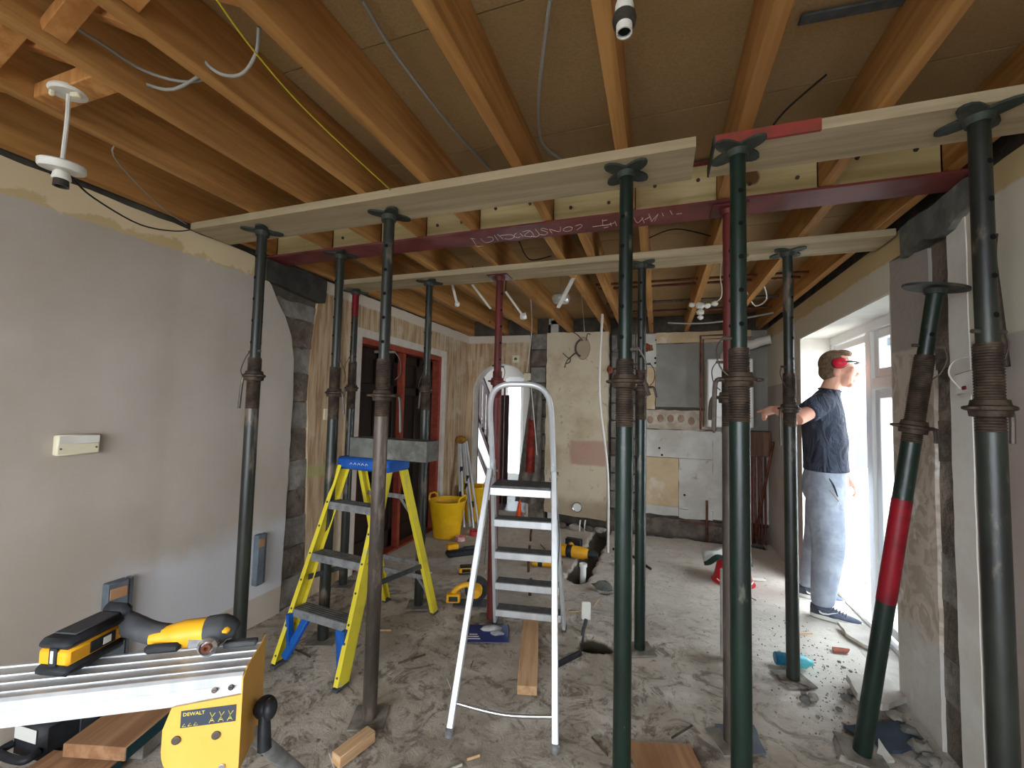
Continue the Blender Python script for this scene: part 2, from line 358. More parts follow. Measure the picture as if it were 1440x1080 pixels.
# floor with its holes and trench
HOLES = []
for px, py, rx, ry, dp in [(838, 905, .10, .085, .10), (818, 800, .075, .10, .11), (655, 722, .12, .1, .0), (758, 722, .13, .12, .10), (850, 832, .05, .04, .04)]:
    p = onz(px, py); HOLES.append((p.x, p.y, rx, ry, dp))
_t0, _t1 = onz(812, 812), onz(850, 742)
def floor_z(x, y):
    z = -.006+.005*noise.noise(Vector((x*2.2, y*2.2, 0)))+.003*noise.noise(Vector((x*9, y*9, 3)))
    z = min(z, -.0005)
    for hx, hy, rx, ry, dp in HOLES:
        d = ((x-hx)/rx)**2+((y-hy)/ry)**2+.5*noise.noise(Vector((x*14, y*14, 7)))
        if d < 1.3: z -= dp*max(0, min(1, (1.3-d)/.5))
    g = YB-.16+.06*noise.noise(Vector((x*5, 0, 4)))            # broken trench at the foot of the back wall
    if y > g-.05 and -1.32 < x < 1.1: z -= .13*min(1, (y-g+.05)/.07)
    a, b = _t0, _t1; s = max(0, min(1, ((x-a.x)*(b.x-a.x)+(y-a.y)*(b.y-a.y))/((b.x-a.x)**2+(b.y-a.y)**2)))
    dd = math.hypot(x-a.x-s*(b.x-a.x), y-a.y-s*(b.y-a.y))+.03*noise.noise(Vector((x*9, y*9, 1)))
    if dd < .10: z -= .10*min(1, (.10-dd)/.045)
    return z
mb = MB(); nx, ny = 270, 490; x0, x1, y0, y1 = -2.7, 1.36, YF-.1, 5.62
mb.v = [(x0+(x1-x0)*i/nx, y0+(y1-y0)*j/ny, floor_z(x0+(x1-x0)*i/nx, y0+(y1-y0)*j/ny)) for j in range(ny+1) for i in range(nx+1)]
mb.f = [(j*(nx+1)+i, j*(nx+1)+i+1, (j+1)*(nx+1)+i+1, (j+1)*(nx+1)+i) for j in range(ny) for i in range(nx)]
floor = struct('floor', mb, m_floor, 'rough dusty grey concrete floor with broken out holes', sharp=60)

# wall_left: rough core, plaster coats over it
DY0, DY1, DZ = 2.99, 4.46, 2.0
mb = MB()
for (a, b, c, d) in [(YF-.25, DY0, -.1, 2.75), (DY1, YB+.25, -.1, 2.75), (DY0, DY1, DZ, 2.75)]: box(mb, (XL-.145, (a+b)/2, (c+d)/2), (.24, b-a, d-c))
wall_left = struct('wall_left', mb, m_core, 'side wall of pale painted plaster, then stripped brown plaster around double doors')
skin('painted_plaster', wall_left, [(YF, -.02), (2.29, -.02)]+[(2.295, .38), (2.302, .8), (2.31, 1.45), (2.30, 1.72), (2.27, 1.88), (2.215, 2.0), (2.14, 2.10), (2.09, 2.19), (2.03, 2.25), (2.0, 2.335), (1.9, 2.345), (1.2, 2.352), (YF, 2.355)], XL-.026, XL, m_wl, amp=.004, seed=2)
skin('stripped_plaster', wall_left, [(2.505, -.02), (2.49, .5), (2.47, 1.0), (2.445, 1.45), (2.46, 1.9), (2.50, 2.18), (2.555, 2.2), (2.56, 2.36), (5.21, 2.375), (5.21, -.02), (DY1+.02, -.02), (DY1+.02, DZ+.02), (DY0-.02, DZ+.02), (DY0-.02, -.02)], XL-.026, XL, m_strip, amp=.003, seed=3)
z = 0
rnd = random.Random(5)
for i in range(11):                                     # block ends showing where the cross wall was cut off
    h = .2+rnd.uniform(-.015, .015); mb = MB(); y0_, y1_ = 2.288, 2.50-.05*math.sin(min(i, 8)/8*2.6)
    if i == 9: y0_ = 2.20
    if i == 10: y0_ = 2.08; h = .13
    rock_ = [(y0_-.02, z+.006), (y1_+.015, z+.004), (y1_+.015, z+h-.008), (y0_-.02, z+h-.006)]
    prism(mb, jag(rock_, .008, .05, i), XL-.04, XL-.012+rnd.uniform(-.004, .006), YZX); obj('block', mb, m_brickd if i % 2 else m_block, wall_left, smooth=False); z += h
mb = MB(); pts = jag([(2.30, -.02), (2.47, -.02), (2.47, 2.1), (2.30, 2.1)], .02, .06, 9); prism(mb, pts, XL-.045, XL-.02, YZX); obj('mortar', mb, m_brickd, wall_left, smooth=False)

# double doors of the side wall
d1 = struct('door_1', prism(MB(), [(DY0-.02, -.03), (DY1+.02, -.03), (DY1+.02, .012), (DY0-.02, .012)], XL-.30, XL-.01, YZX), m_frame, 'dark stained double doors in a red-brown frame')
for nm, pts in (('frame_post', [(DY0, 0), (DY0+.045, 0), (DY0+.045, DZ), (DY0, DZ)]), ('frame_post', [(DY1-.05, 0), (DY1, 0), (DY1, DZ), (DY1-.05, DZ)]), ('mullion', [(3.70, 0), (3.745, 0), (3.745, DZ-.05), (3.70, DZ-.05)]), ('frame_head', [(DY0+.045, DZ-.05), (DY1-.05, DZ-.05), (DY1-.05, DZ), (DY0+.045, DZ)])):
    mb = MB(); prism(mb, pts, XL-.16, XL-.035 if nm == 'mullion' else XL-.01, YZX); obj(nm, mb, m_frame, d1, smooth=False)
for y0_, y1_ in ((DY0+.05, 3.695), (3.75, DY1-.055)):
    mb = MB(); prism(mb, [(y0_, .02), (y1_, .02), (y1_, DZ-.055), (y0_, DZ-.055)], XL-.14, XL-.115, YZX); lf = obj('leaf', mb, m_door, d1, smooth=False)
    wy = (y1_-y0_)
    for a, b, c, d in [(0, .1, 0, 1), (.9, 1, 0, 1), (.45, .55, 0, 1), (0, 1, 0, .09), (0, 1, .40, .47), (0, 1, .78, .83), (0, 1, .95, 1)]:
        mb = MB(); box(mb, (XL-.105, y0_+wy*(a+b)/2, .02+1.92*(c+d)/2), (.022, wy*(b-a), 1.92*(d-c)), ch=.006); obj('rail' if (b-a) > .5 else 'stile', mb, m_door, lf)
    mb = MB(); lathe(mb, [(.0, 0), (.012, 0), (.012, .03), (.026, .04), (.026, .06), (0, .07)], 14, T(XL-.1, y1_-.06 if y0_ < 3.5 else y0_+.06, 1.0) @ RY(PI/2)); obj('handle', mb, m_brown, lf)
for nm, pts in (('trim_1', [(DY0-.075, 0), (DY0, 0), (DY0, DZ+.07), (DY0-.075, DZ+.07)]), ('trim_2', [(DY1, 0), (DY1+.075, 0), (DY1+.075, DZ+.07), (DY1, DZ+.07)]), ('trim_3', [(DY0, DZ), (DY1, DZ), (DY1, DZ+.07), (DY0, DZ+.07)])):
    mb = MB(); prism(mb, pts, XL-.02, XL+.02, YZX); struct(nm, mb, m_arch, 'white architrave round the dark double doors', smooth=False)
mb = MB(); prism(mb, [(DY0-.3, -.1), (DY1+.3, -.1), (DY1+.3, 2.6), (DY0-.3, 2.6)], XL-.55, XL-.5, YZX); struct('wall_room_beyond', mb, m_core, smooth=False)

# back wall: deeper kitchen part, and the nearer part with arch and chimney breast
mb = MB(); box(mb, ((-.57+XR+.5)/2, YB+.12+.02, 1.3), (XR+.5+.57, .24, 2.9)); box(mb, (-.96, YB+.12-.08, 1.3), (.79, .24, 2.9)); box(mb, (-1.45, YC+.09+.03, 1.3), (.24, .18, 2.9))
wall_back = struct('wall_back', mb, m_core, 'end wall of patched plaster and bare blocks behind the boiler')
AX, AR, AZ = -1.945, .395, 1.60                    # arch centre, radius, springing
arc = [(AX+AR*math.cos(a), AZ+AR*math.sin(a)) for a in [PI*i/16 for i in range(17)]]
mb = MB(); prism(mb, [(XL-.3, -.1), (AX-AR, -.1)]+arc[::-1]+[(AX+AR, -.1), (-1.55, -.1), (-1.55, 2.75), (XL-.3, 2.75)], -(YC+.14), -(YC+.025), XZY); obj('arch_masonry', mb, m_core, wall_back, smooth=False)
skin('stripped_plaster', wall_back, [(XL, -.02), (AX-AR-.001, -.02)]+[(x, z) for x, z in arc[::-1]]+[(AX+AR+.001, -.02), (-1.56, -.02), (-1.565, 2.36), (XL, 2.37)], YC+.03, YC, m_strip, 'y')
rim = [(AX+(AR+.001)*math.cos(a), AZ+(AR+.001)*math.sin(a)) for a in [PI*i/24 for i in range(25)]]; rin = [(AX+(AR-.014)*math.cos(a), AZ+(AR-.014)*math.sin(a)) for a in [PI*i/24 for i in range(25)]]
mb = MB(); prism(mb, [(AX+AR+.001, 0)]+rim+[(AX-AR-.001, 0), (AX-AR+.014, 0)]+rin[::-1]+[(AX+AR-.014, 0)], -(YC+.15), -(YC-.006), XZY); obj('arch_lining', mb, m_arch, wall_back, sharp=50)
skin('chimney_plaster', wall_back, [(-1.335, .14), (-.575, .10), (-.565, 2.37), (-1.335, 2.38)], YC+.15, YC, m_breast, 'y', .006, 4)
for i in range(11):
    mb = MB(); h = .215; box(mb, (-1.45+rnd.uniform(-.006, .006), YC+.05, .02+i*h+h/2), (.205+rnd.uniform(-.01, .01), .05+rnd.uniform(-.008, .012), h-.012), ch=.008); obj('block', mb, m_block if i % 3 else m_brickd, wall_back)
for i in range(11):
    for k in range(2):
        mb = MB(); h = .215; a = -.555+(0 if k == 0 else (.16 if i % 2 else .09)); b = a+(.15 if i % 2 else .08) if k == 0 else -.255
        box(mb, ((a+b)/2, YB+.005, .0+i*h+h/2), (b-a-.012, .05+rnd.uniform(-.006, .01), h-.014), ch=.008); obj('block', mb, m_block if (i+k) % 4 else m_brickd, wall_back)
for nm, x0_, x1_, z0_, z1_, m, th, am in [('plaster_strip', -.02, 1.0, 2.235, 2.365, m_beige, .03, .004), ('plaster_patch', -.245, -.02, 1.95, 2.36, m_tile, .022, .004), ('plaster_patch', -.245, -.03, 1.44, 1.945, m_beige, .015, .005), ('grey_plaster', -.025, .55, 1.47, 2.23, m_greyp, .018, .004), ('grey_plaster', .55, XR, 1.2, 2.36, m_greyp, .016, 0),
        ('adhesive_strip', -.245, .55, 1.205, 1.435, m_adh, .014, .006), ('white_plaster', -.25, .60, .875, 1.20, m_tile, .018, .004), ('white_plaster', .6, XR, .2, 1.2, m_tile, .015, .004), ('beige_plaster', -.25, .235, .305, .87, m_beige, .02, .003), ('white_plaster', .24, .6, .29, .87, m_greyp if False else m_tile, .018, .004), ('white_plaster', -.25, .235, .20, .30, m_tile, .016, .012), ('broken_footing', -.56, XR, -.15, .17, m_brickd, .03, .02), ('white_plaster', .24, .6, .185, .285, m_tile, .014, .012)]:
    skin(nm, wall_back, [(x0_, z0_), (x1_, z0_), (x1_, z1_), (x0_, z1_)], YB+.03, YB+.03-th-.02, m, 'y', am, int(x0_*100)+7)
for i in range(6):                                  # dabs of old adhesive
    mb = MB(); x = -.2+i*.115; blob(mb, (x, YB-.008, 1.32+rnd.uniform(-.01, .02)), (.036, .008, .045)); obj('adhesive_dab', mb, m_dab, wall_back)
mb = MB(); rock(mb, (-.12, YB+.005, 2.19), .085, (1, .35, .8), 3); obj('foam_ring', mb, mat('brown_foam', (150, 112, 66), (110, 78, 44), 14, rough=.9, bump=.5), wall_back)
mb = MB(); lathe(mb, [(.055, 0), (.05, .012), (0, .02)], 18, T(-.14, YB-.028, 2.19) @ RX(PI/2)); obj('duct_hole', mb, mat('orange_clay_duct', (136, 62, 34), (84, 40, 26), 10, rough=.8), wall_back)
for x, z in [(.02, .98), (.30, .45), (.72, .78), (-.02, 2.28), (-.03, 2.06), (-.03, 2.0), (-.17, .9), (.05, .9)]:
    mb = MB(); lathe(mb, [(.013, 0), (.011, .004), (0, .004)], 10, T(x, YB-.014, z) @ RX(PI/2)); obj('drill_hole', mb, m_hole, wall_back)

# right wall with the wide garden doorway
OY0, OY1, OZ = 2.735, 4.245, 2.08
mb = MB()
for (a, b, c, d) in [(YF-.25, OY0, -.3, 2.75), (OY1, YB+.25, -.3, 2.75), (OY0, OY1, OZ, 2.75)]: box(mb, (XR+.145, (a+b)/2, (c+d)/2), (.24, b-a, d-c))
wall_right = struct('wall_right', mb, m_core, 'side wall with a white framed garden doorway and a bare block scar')
skin('painted_plaster', wall_right, [(2.145, -.02), (YF, -.02), (YF, 2.36), (2.145, 2.345)], XR+.026, XR, m_wr, amp=.003)
skin('white_strip', wall_right, [(2.268, -.02), (2.145, -.02), (2.145, 2.345), (2.255, 2.32), (2.27, 1.3)], XR+.026, XR-.004, m_wstrip, amp=.003)
skin('pier_plaster', wall_right, [(2.405, -.02), (OY0, -.02), (OY0, 2.24), (2.40, 2.19), (2.385, 1.6), (2.40, 1.0)], XR+.026, XR, m_pier, amp=.004)
skin('upper_plaster', wall_right, [(OY0, OZ), (OY1, OZ), (OY1, -.02), (YB+.03, -.02), (YB+.03, 2.37), (2.57, 2.37), (2.57, 2.24), (OY0, 2.24)], XR+.026, XR, m_wr, amp=0)
z = 0
for i in range(11):
    h = .2+rnd.uniform(-.02, .02); mb = MB(); prism(mb, jag([(2.25, z+.006), (2.42, z+.004), (2.42, z+h-.008), (2.25, z+h-.006)], .009, .05, i+40), XR+.05, XR+.022-rnd.uniform(0, .014), YZX)
    obj('block', mb, m_block if i % 2 else m_brickd, wall_right, smooth=False); z += h
mb = MB(); prism(mb, jag([(2.262, -.02), (2.41, -.02), (2.41, 2.2), (2.262, 2.2)], .01, .06, 19), XR+.05, XR+.016, YZX); obj('mortar', mb, m_brickd, wall_right, smooth=False)
# reveal of the doorway
for nm, c, s in (('reveal_side', (XR+.13, OY1-.006, OZ/2), (.258, .012, OZ)), ('reveal_side', (XR+.13, OY0+.006, OZ/2), (.258, .012, OZ)), ('reveal_head', (XR+.13, (OY0+OY1)/2, OZ-.006), (.258, OY1-OY0-.024, .012))):
    obj(nm, box(MB(), c, s), m_wstrip, wall_right, smooth=False)

# wall behind the camera with the front window
mb = MB(); box(mb, (-2.42, YF-.12, 1.3), (.58, .24, 2.9)); box(mb, (1.14, YF-.12, 1.3), (.54, .24, 2.9)); box(mb, (-.63, YF-.12, .2), (3.0, .24, .54)); box(mb, (-.63, YF-.12, 2.48), (3.0, .24, .54))
wall_front = struct('wall_front', mb, m_hall, 'wall with the wide front window')
mb = MB()
for x in (-2.1, -1.13, -.13, .84): box(mb, (x, YF-.12, 1.34), (.06, .07, 1.74))
for z in (.5, 1.75, 2.18): box(mb, (-.63, YF-.12, z), (2.94, .07, .06))
win = struct('window_2', mb, m_pvc, 'white framed front window')

# ceiling: upper floor slab, chipboard sheets, joists, struts
ceiling = struct('ceiling', box(MB(), (-.65, 2.0, 2.69), (4.4, 7.9, .14)), m_core, 'open ceiling of orange joists under a chipboard deck')
mb = MB(); box(mb, (0, 0, 0), (3.66, .596, .018), ch=.0015); sh = mesh('deck_sheet', mb, m_deck, smooth=False)
for j in range(13):
    o = obj('deck_sheet', sh, None, ceiling); o.location = (-.63, -1.62+j*.6, ZD+.009+.0006*(j % 2))
def joists(xs, y0, y1, wd=.047):
    me = mesh('joist', box(MB(), (0, (y1-y0)/2, .0995), (wd, y1-y0, .199), ch=.002), m_joist)
    for x in xs: o = obj('joist', me, None, ceiling); o.location = (x+wd/2, y0, ZJ)
JN = [-2.405, -1.955, -1.60, -1.295, -.965, -.555, -.153, .25, .638, 1.05]
JF = [-2.405, -1.91, -1.52, -1.065, -.61, -.42, -.10, .296, .71, 1.05]
joists(JN, YF, 2.06); joists(JF, 2.19, YB)
for i in range(len(JN)-5):                            # herringbone struts between the joists
    for k, s in enumerate((1, -1)):
        mb = MB(); a, b = JN[i]+.047, JN[i+1]; bar(mb, (a, .62+k*.07, ZJ+(.03 if s > 0 else .17)), (b, .62+k*.07, ZJ+(.17 if s > 0 else .03)), .05, .036, (0, 1, 0), .002); obj('strut', mb, m_strut, ceiling)
mb = MB(); box(mb, ((JN[1]+.047+JN[2])/2, .765, ZJ+.03), (JN[2]-JN[1]-.05, .07, .05), ch=.003); obj('noggin', mb, m_strut, ceiling)
for i in range(len(JN)-1):                            # pale timber packing in the web of the beam, bolted between the joists
    a, b = JN[i]+.047, JN[i+1]; mb = MB(); box(mb, ((a+b)/2, 2.085, ZJ+.092), (b-a-.004, .045, .175), ch=.002); pk = obj('packing_timber', mb, m_pale, ceiling)
    if i > 0:
        for fx in (.25, .78): mb = MB(); lathe(mb, [(.009, 0), (.009, .006), (0, .006)], 6, T(a+(b-a)*fx, 2.0625, ZJ+.06+.05*((i+int(fx*4)) % 2)) @ RX(PI/2)); obj('bolt', mb, m_brown, pk)
# hall beyond the arch, with stairs
mb = MB(); box(mb, (-2.2, 6.4, -.06), (2.9, 2.3, .1)); struct('floor_hall', mb, m_mah, 'dark hall floor beyond the arch')
mb = MB(); box(mb, (-3.35, 6.4, 1.2), (.1, 2.3, 2.7)); box(mb, (-1.25, 6.4, 1.2), (.1, 2.3, 2.7)); box(mb, (-2.2, 6.4, 2.55), (2.2, 2.3, .1))
HY = 7.3
q0, q1 = ony(711, 560, HY), ony(733, 700, HY)
box(mb, ((-3.4+q0.x)/2, HY+.05, 1.2), (q0.x+3.4, .1, 2.7)); box(mb, ((q1.x-1.2)/2, HY+.05, 1.2), (-1.2-q1.x, .1, 2.7)); box(mb, ((q0.x+q1.x)/2, HY+.05, 2.25), (q1.x-q0.x, .1, .6))
struct('wall_hall', mb, m_hall, 'pale hall walls beyond the arch')
m_frost = mat('frosted_glass', (235, 240, 240), rough=.6, trans=.9)
gd = struct('door_3', box(MB(), ((q0.x+q1.x)/2, HY+.03, 1.0), (q1.x-q0.x-.02, .01, 1.9)), m_frost, 'bright frosted glass front door beyond the arch')
mb = MB(); W_ = q1.x-q0.x
for a in (q0.x+.025, q1.x-.025): box(mb, (a, HY+.02, .98), (.05, .05, 1.96))
for z in (.12, 1.93): box(mb, ((q0.x+q1.x)/2, HY+.02, z), (W_-.1, .05, .1 if z > 1 else .24))
obj('door_frame', mb, m_pvc, gd)
SY = 6.05
st = thing('staircase', 'white sided staircase with dark balusters seen through the arch', 'staircase', (-2.2, SY, 0))
A, B = ony(655, 545, SY), ony(694, 650, SY); A2, B2 = ony(655, 590, SY), ony(694, 690, SY)
mb = MB(); prism(mb, [(A.x, A.z), (B.x, B.z), (B2.x, B2.z), (A2.x, A2.z)], -(SY+.05), -SY, XZY); obj('string', mb, m_pvc, st, True, smooth=False)
for (p, q) in ((A, B), (A2, B2)):
    mb = MB(); bar(mb, (p.x, SY-.01, p.z), (q.x, SY-.01, q.z), .04, .04, (0, 1, 0)); obj('edge_rail', mb, m_mah, st, True)
for i in range(9):
    k = i/8; p = A.lerp(B, k); mb = MB(); bar(mb, (p.x, SY+.02, p.z), (p.x, SY+.02, p.z+.75), .03, .03); obj('baluster', mb, m_mah, st, True)
mb = MB(); bar(mb, (A.x, SY+.02, A.z+.76), (B.x, SY+.02, B.z+.76), .05, .05, (0, 1, 0)); obj('handrail', mb, m_mah, st, True)
for px, pa, pb in ((706, 565, 690), (713, 565, 700)):
    p, q = ony(px, pa, SY), ony(px, pb, SY); mb = MB(); bar(mb, (p.x, SY, q.z-.3), (p.x, SY, p.z+.1), .06, .06, ch=.006); obj('newel', mb, m_mah, st, True)
for i in range(5):
    p = ony(674+i*4.2, 600+i*10, SY); mb = MB(); bar(mb, (p.x, SY+.03, 0), (p.x, SY+.03, p.z+.1), .055, .03); obj('side_plank', mb, m_pvc, st, True)

# outside: paving, neighbour's house, fence
mb = MB()
box(mb, (4.9, 6, -.10), (7.1, 16, .1)); struct('ground_outside', mb, m_patio, 'bright pale paving outside the doorway')
mb = MB(); box(mb, (-.6, -7, -.6), (16, 10, .1)); struct('ground_front', mb, mat('dark_tarmac', (92, 92, 88), (78, 78, 74), 6, rough=.95), 'paving outside the front window')
m_fence = mat('grey_fence_timber', (150, 150, 150), (130, 130, 132), 6, rough=.9)
nb = thing('neighbour_house', 'white rendered neighbouring house with slate blue eaves outside the doorway', 'house', (5.2, 10, 0))
a = ony(1168, 487, 9.0); mb = MB(); box(mb, (5.6, 11.0, 1.3), (6.2, 4, 2.8)); obj('wall', mb, m_render, nb, True, smooth=False)
mb = MB(); prism(mb, [(-.35, 0), (.0, .0), (2.4, 1.2), (2.4, 1.4), (-.35, .12)], 2.2, 8.8, T(0, 8.95, 2.64) @ YZX); obj('roof', mb, m_slate, nb, True, smooth=False)
mb = MB(); box(mb, (5.5, 8.56, 2.66), (6.6, .1, .1)); obj('gutter', mb, m_dgrey, nb, True)
mb = MB(); tube(mb, [(3.05, 8.94, 2.64), (3.05, 8.94, 0)], .05, 10); obj('downpipe', mb, m_fence, nb, True)
p = onz(1186, 826, -.05)
mb = MB(); tube(mb, [(p.x, p.y, -.05), (p.x, p.y, .22), (p.x+.02, p.y+.02, .5)], .05, 10); tag(obj('drain_pipe', mb, m_fence), 'short grey drain pipe standing on the paving outside', 'pipe')
fe = thing('garden_fence', 'pale grey board fence outside the doorway', 'fence', (4.2, 6, 0))
me = mesh('fence_board', box(MB(), (0, 0, .75), (.02, .14, 1.5), ch=.003), m_render)
for i in range(14): o = obj('fence_board', me, None, fe); o.location = (0, -1.2+i*.15, -.05)
mb = MB(); box(mb, (.03, -.2, .3), (.04, 2.2, .08)); box(mb, (.03, -.2, 1.2), (.04, 2.2, .08)); obj('fence_rail', mb, m_render, fe)
t_ = onz(1222, 812, -.05); mb = MB(); rg = random.Random(3)
for i in range(60):
    x, y, h = t_.x+rg.gauss(0, .1), t_.y+rg.gauss(0, .12), rg.uniform(.05, .14); dx, dy = rg.uniform(-.05, .05), rg.uniform(-.05, .05); a_ = rg.uniform(0, 3)
    mb.add([(x-.006*math.cos(a_), y-.006*math.sin(a_), -.055), (x+.006*math.cos(a_), y+.006*math.sin(a_), -.055), (x+dx, y+dy, -.05+h)], [(0, 1, 2)])
tag(obj('grass_tuft', mb, mat('grass', (120, 170, 70), (90, 140, 50), 8, rough=.8), smooth=False), 'small green tuft of grass on the paving outside the doorway', 'grass', kind='stuff')

# white frame of the doorway, side window, open door leaf
FX = XR+.25
MY = onx(1231, 600, FX).y; TZ = onx(1248, 538, FX).z
df = struct('door_2', box(MB(), (FX, (OY0+OY1)/2, OZ-.04), (.07, OY1-OY0, .08), ch=.006), m_pvc, 'white plastic garden door frame')
for y, wd in ((OY0+.03, .06), (OY1-.03, .06), (MY, .085)): obj('post', box(MB(), (FX, y, OZ/2-.04), (.07, wd, OZ-.08), ch=.006), m_pvc, df)
obj('inner_head', box(MB(), (FX+.005, (MY+OY1)/2, OZ-.115), (.055, OY1-MY-.12, .055), ch=.006), m_pvc, df)
w1 = struct('window_1', box(MB(), (FX, (OY0+MY)/2, TZ), (.066, MY-OY0-.1, .075), ch=.006), m_pvc, 'side window beside the garden door with a patterned upper pane')
wy0, wy1 = OY0+.06, MY-.045
m_glass = mat('clear_glass', (235, 242, 245), rough=.02, trans=1.0, spec=.5)
for z0, z1 in ((TZ+.04, OZ-.08), (.04, TZ-.04)):
    for (c, s) in (((FX+.01, wy0+.03, (z0+z1)/2), (.05, .06, z1-z0)), ((FX+.01, wy1-.03, (z0+z1)/2), (.05, .06, z1-z0)), ((FX+.01, (wy0+wy1)/2, z0+.03), (.05, wy1-wy0-.12, .06)), ((FX+.01, (wy0+wy1)/2, z1-.03), (.05, wy1-wy0-.12, .06))):
        obj('sash_bar', box(MB(), c, s, ch=.005), m_pvc, w1)
    obj('pane', box(MB(), (FX+.015, (wy0+wy1)/2, (z0+z1)/2), (.006, wy1-wy0-.11, z1-z0-.11)), m_glass, w1, smooth=False)
cyy, czz = (wy0+wy1)/2, (TZ+OZ)/2
for k in range(6):
    g = k*PI/3; mb = MB(); tube(mb, smoothpts([(FX+.005, cyy, czz), (FX+.005, cyy+.05*math.cos(g+.4), czz+.07*math.sin(g+.4)), (FX+.005, cyy+.09*math.cos(g), czz+.13*math.sin(g))]), .004, 5); obj('leading', mb, m_dgrey, w1)
mb = MB(); prism(mb, [(cyy, czz-.05), (cyy+.04, czz), (cyy, czz+.05), (cyy-.04, czz)], FX+.004, FX+.012, YZX); obj('coloured_pane', mb, mat('blue_stained_glass', (120, 150, 190), rough=.2), w1)
# leaf swung outwards from the far jamb
LM = T(FX+.06, OY1-.03, 0) @ RZ(R(49))
lf = struct('door_4', box(MB(), (.36, 0, .46), (.60, .04, .60), LM, .004), m_pvc, 'open white half glazed garden door leaf')
for c, s in (((.05, 0, 1.0), (.1, .05, 1.94)), ((.70, 0, 1.0), (.1, .05, 1.94)), ((.375, 0, .1), (.54, .05, .12)), ((.375, 0, .86), (.54, .05, .22)), ((.375, 0, 1.92), (.54, .05, .12))): obj('leaf_bar', box(MB(), c, s, LM, .005), m_pvc, lf)
obj('pane', box(MB(), (.375, 0, 1.41), (.54, .006, .92), LM), mat('grey_reflecting_glass', (42, 46, 52), rough=.12, spec=.4), lf, smooth=False)
mb = MB(); box(mb, (XR+.15, (OY0+OY1)/2, -.03), (.3, OY1-OY0, .05), ch=.01); struct('door_sill', mb, m_pave, 'dusty sill of the garden doorway')
a, b = onz(1175, 828, .02), onz(1235, 892, .02)
mb = MB(); box(mb, (FX-.03, (OY0+OY1)/2, .012), (.04, OY1-OY0-.1, .03), ch=.004); obj('threshold_bar', mb, m_alu, df)

# steel beam
bm_ = thing('steel_beam', 'red oxide steel beam with chalk writing, joists resting on its flange', 'beam', (-.6, 2.125, 2.36))
mb = MB(); prism(mb, [(2.04, 2.361), (2.21, 2.361), (2.21, 2.372), (2.131, 2.374), (2.131, 2.55), (2.21, 2.552), (2.21, 2.563), (2.04, 2.563), (2.04, 2.552), (2.119, 2.55), (2.119, 2.374), (2.04, 2.372)], XL-.03, XR+.03, YZX); obj('section', mb, m_steel, bm_, True, smooth=False)
S1 = [(820, 280, 9, l) for l in ([(120, 350), (350, 320)], [(245, 258), (250, 330)], [(250, 275), (302, 263)], [(330, 322), (400, 298)], [(400, 278), (425, 340)], [(345, 300), (358, 342)], [(262, 362), (318, 352)], [(640, 230), (690, 300), (760, 235)], [(740, 228), (775, 302)], [(830, 188), (870, 288)], [(780, 262), (850, 222)], [(868, 278), (950, 188)], [(905, 282), (942, 205)], [(1000, 178), (1016, 216)], [(1100, 145), (1130, 196)], [(1180, 190), (1250, 180)])]
S2 = [(650, 300, 8, l) for l in ([(92, 282), (140, 288)], [(110, 290), (155, 352)], [(205, 284), (258, 326), (322, 318)], [(280, 270), (335, 268), (350, 300), (312, 322)], [(360, 245), (405, 306)], [(396, 236), (460, 290)], [(425, 250), (540, 240), (582, 262), (548, 288), (475, 286)], [(610, 222), (588, 240), (590, 265), (628, 272), (656, 262)], [(650, 224), (688, 262)], [(680, 208), (758, 194), (806, 246)], [(758, 200), (700, 248), (760, 262), (812, 256)], [(822, 180), (866, 236), (836, 264), (776, 254)], [(962, 182), (902, 168), (888, 186), (940, 204), (962, 222), (930, 242), (876, 238)], [(1018, 186), (982, 180), (1012, 226)], [(1000, 182), (1092, 206), (1106, 156)], [(1240, 160), (1200, 150), (1150, 168), (1138, 192), (1180, 202), (1226, 188), (1240, 160)], [(1272, 142), (1330, 124), (1346, 146), (1290, 186)], [(165, 376), (240, 366)])]
mb = MB()
for ox, oy, s, l in S1+S2:
    tube(mb, smoothpts([onz(ox+x/s, oy+y/s, 2.3605) for x, y in l], 4), .0013, 5)
obj('chalk_writing', mb, m_chalk, bm_, True)

# scaffold boards under the joists
def board(name, x0, x1, y0, y1, z, label, red=None, sk=0):
    t = thing(name, label, 'board', ((x0+x1)/2, (y0+y1)/2, z)); mb = MB()
    prism(mb, [(x0+sk, y0), (x1, y0), (x1, y1), (x0, y1)], z, z+.037); obj('plank', mb, m_board, t, True, smooth=False)
    return t
b1 = board('scaffold_board', -2.385, .122, 1.54, 1.762, 2.337, 'long weathered scaffold board propped under joists by the painted wall')
b2 = board('scaffold_board', .183, 1.155, 1.56, 1.765, 2.337, 'shorter scaffold board with a red painted end under the joists', sk=.0)
mb = MB(); box(mb, (.34, 1.562, 2.3555), (.31, .012, .04)); obj('painted_end', mb, m_redpaint, b2, True)
mb = MB(); box(mb, (.182, 1.66, 2.3555), (.006, .206, .038)); obj('end_band', mb, m_iron, b2, True)
b3 = board('scaffold_board', -2.37, 1.14, 2.612, 2.832, 2.337, 'longest pale scaffold board beyond the red steel beam')

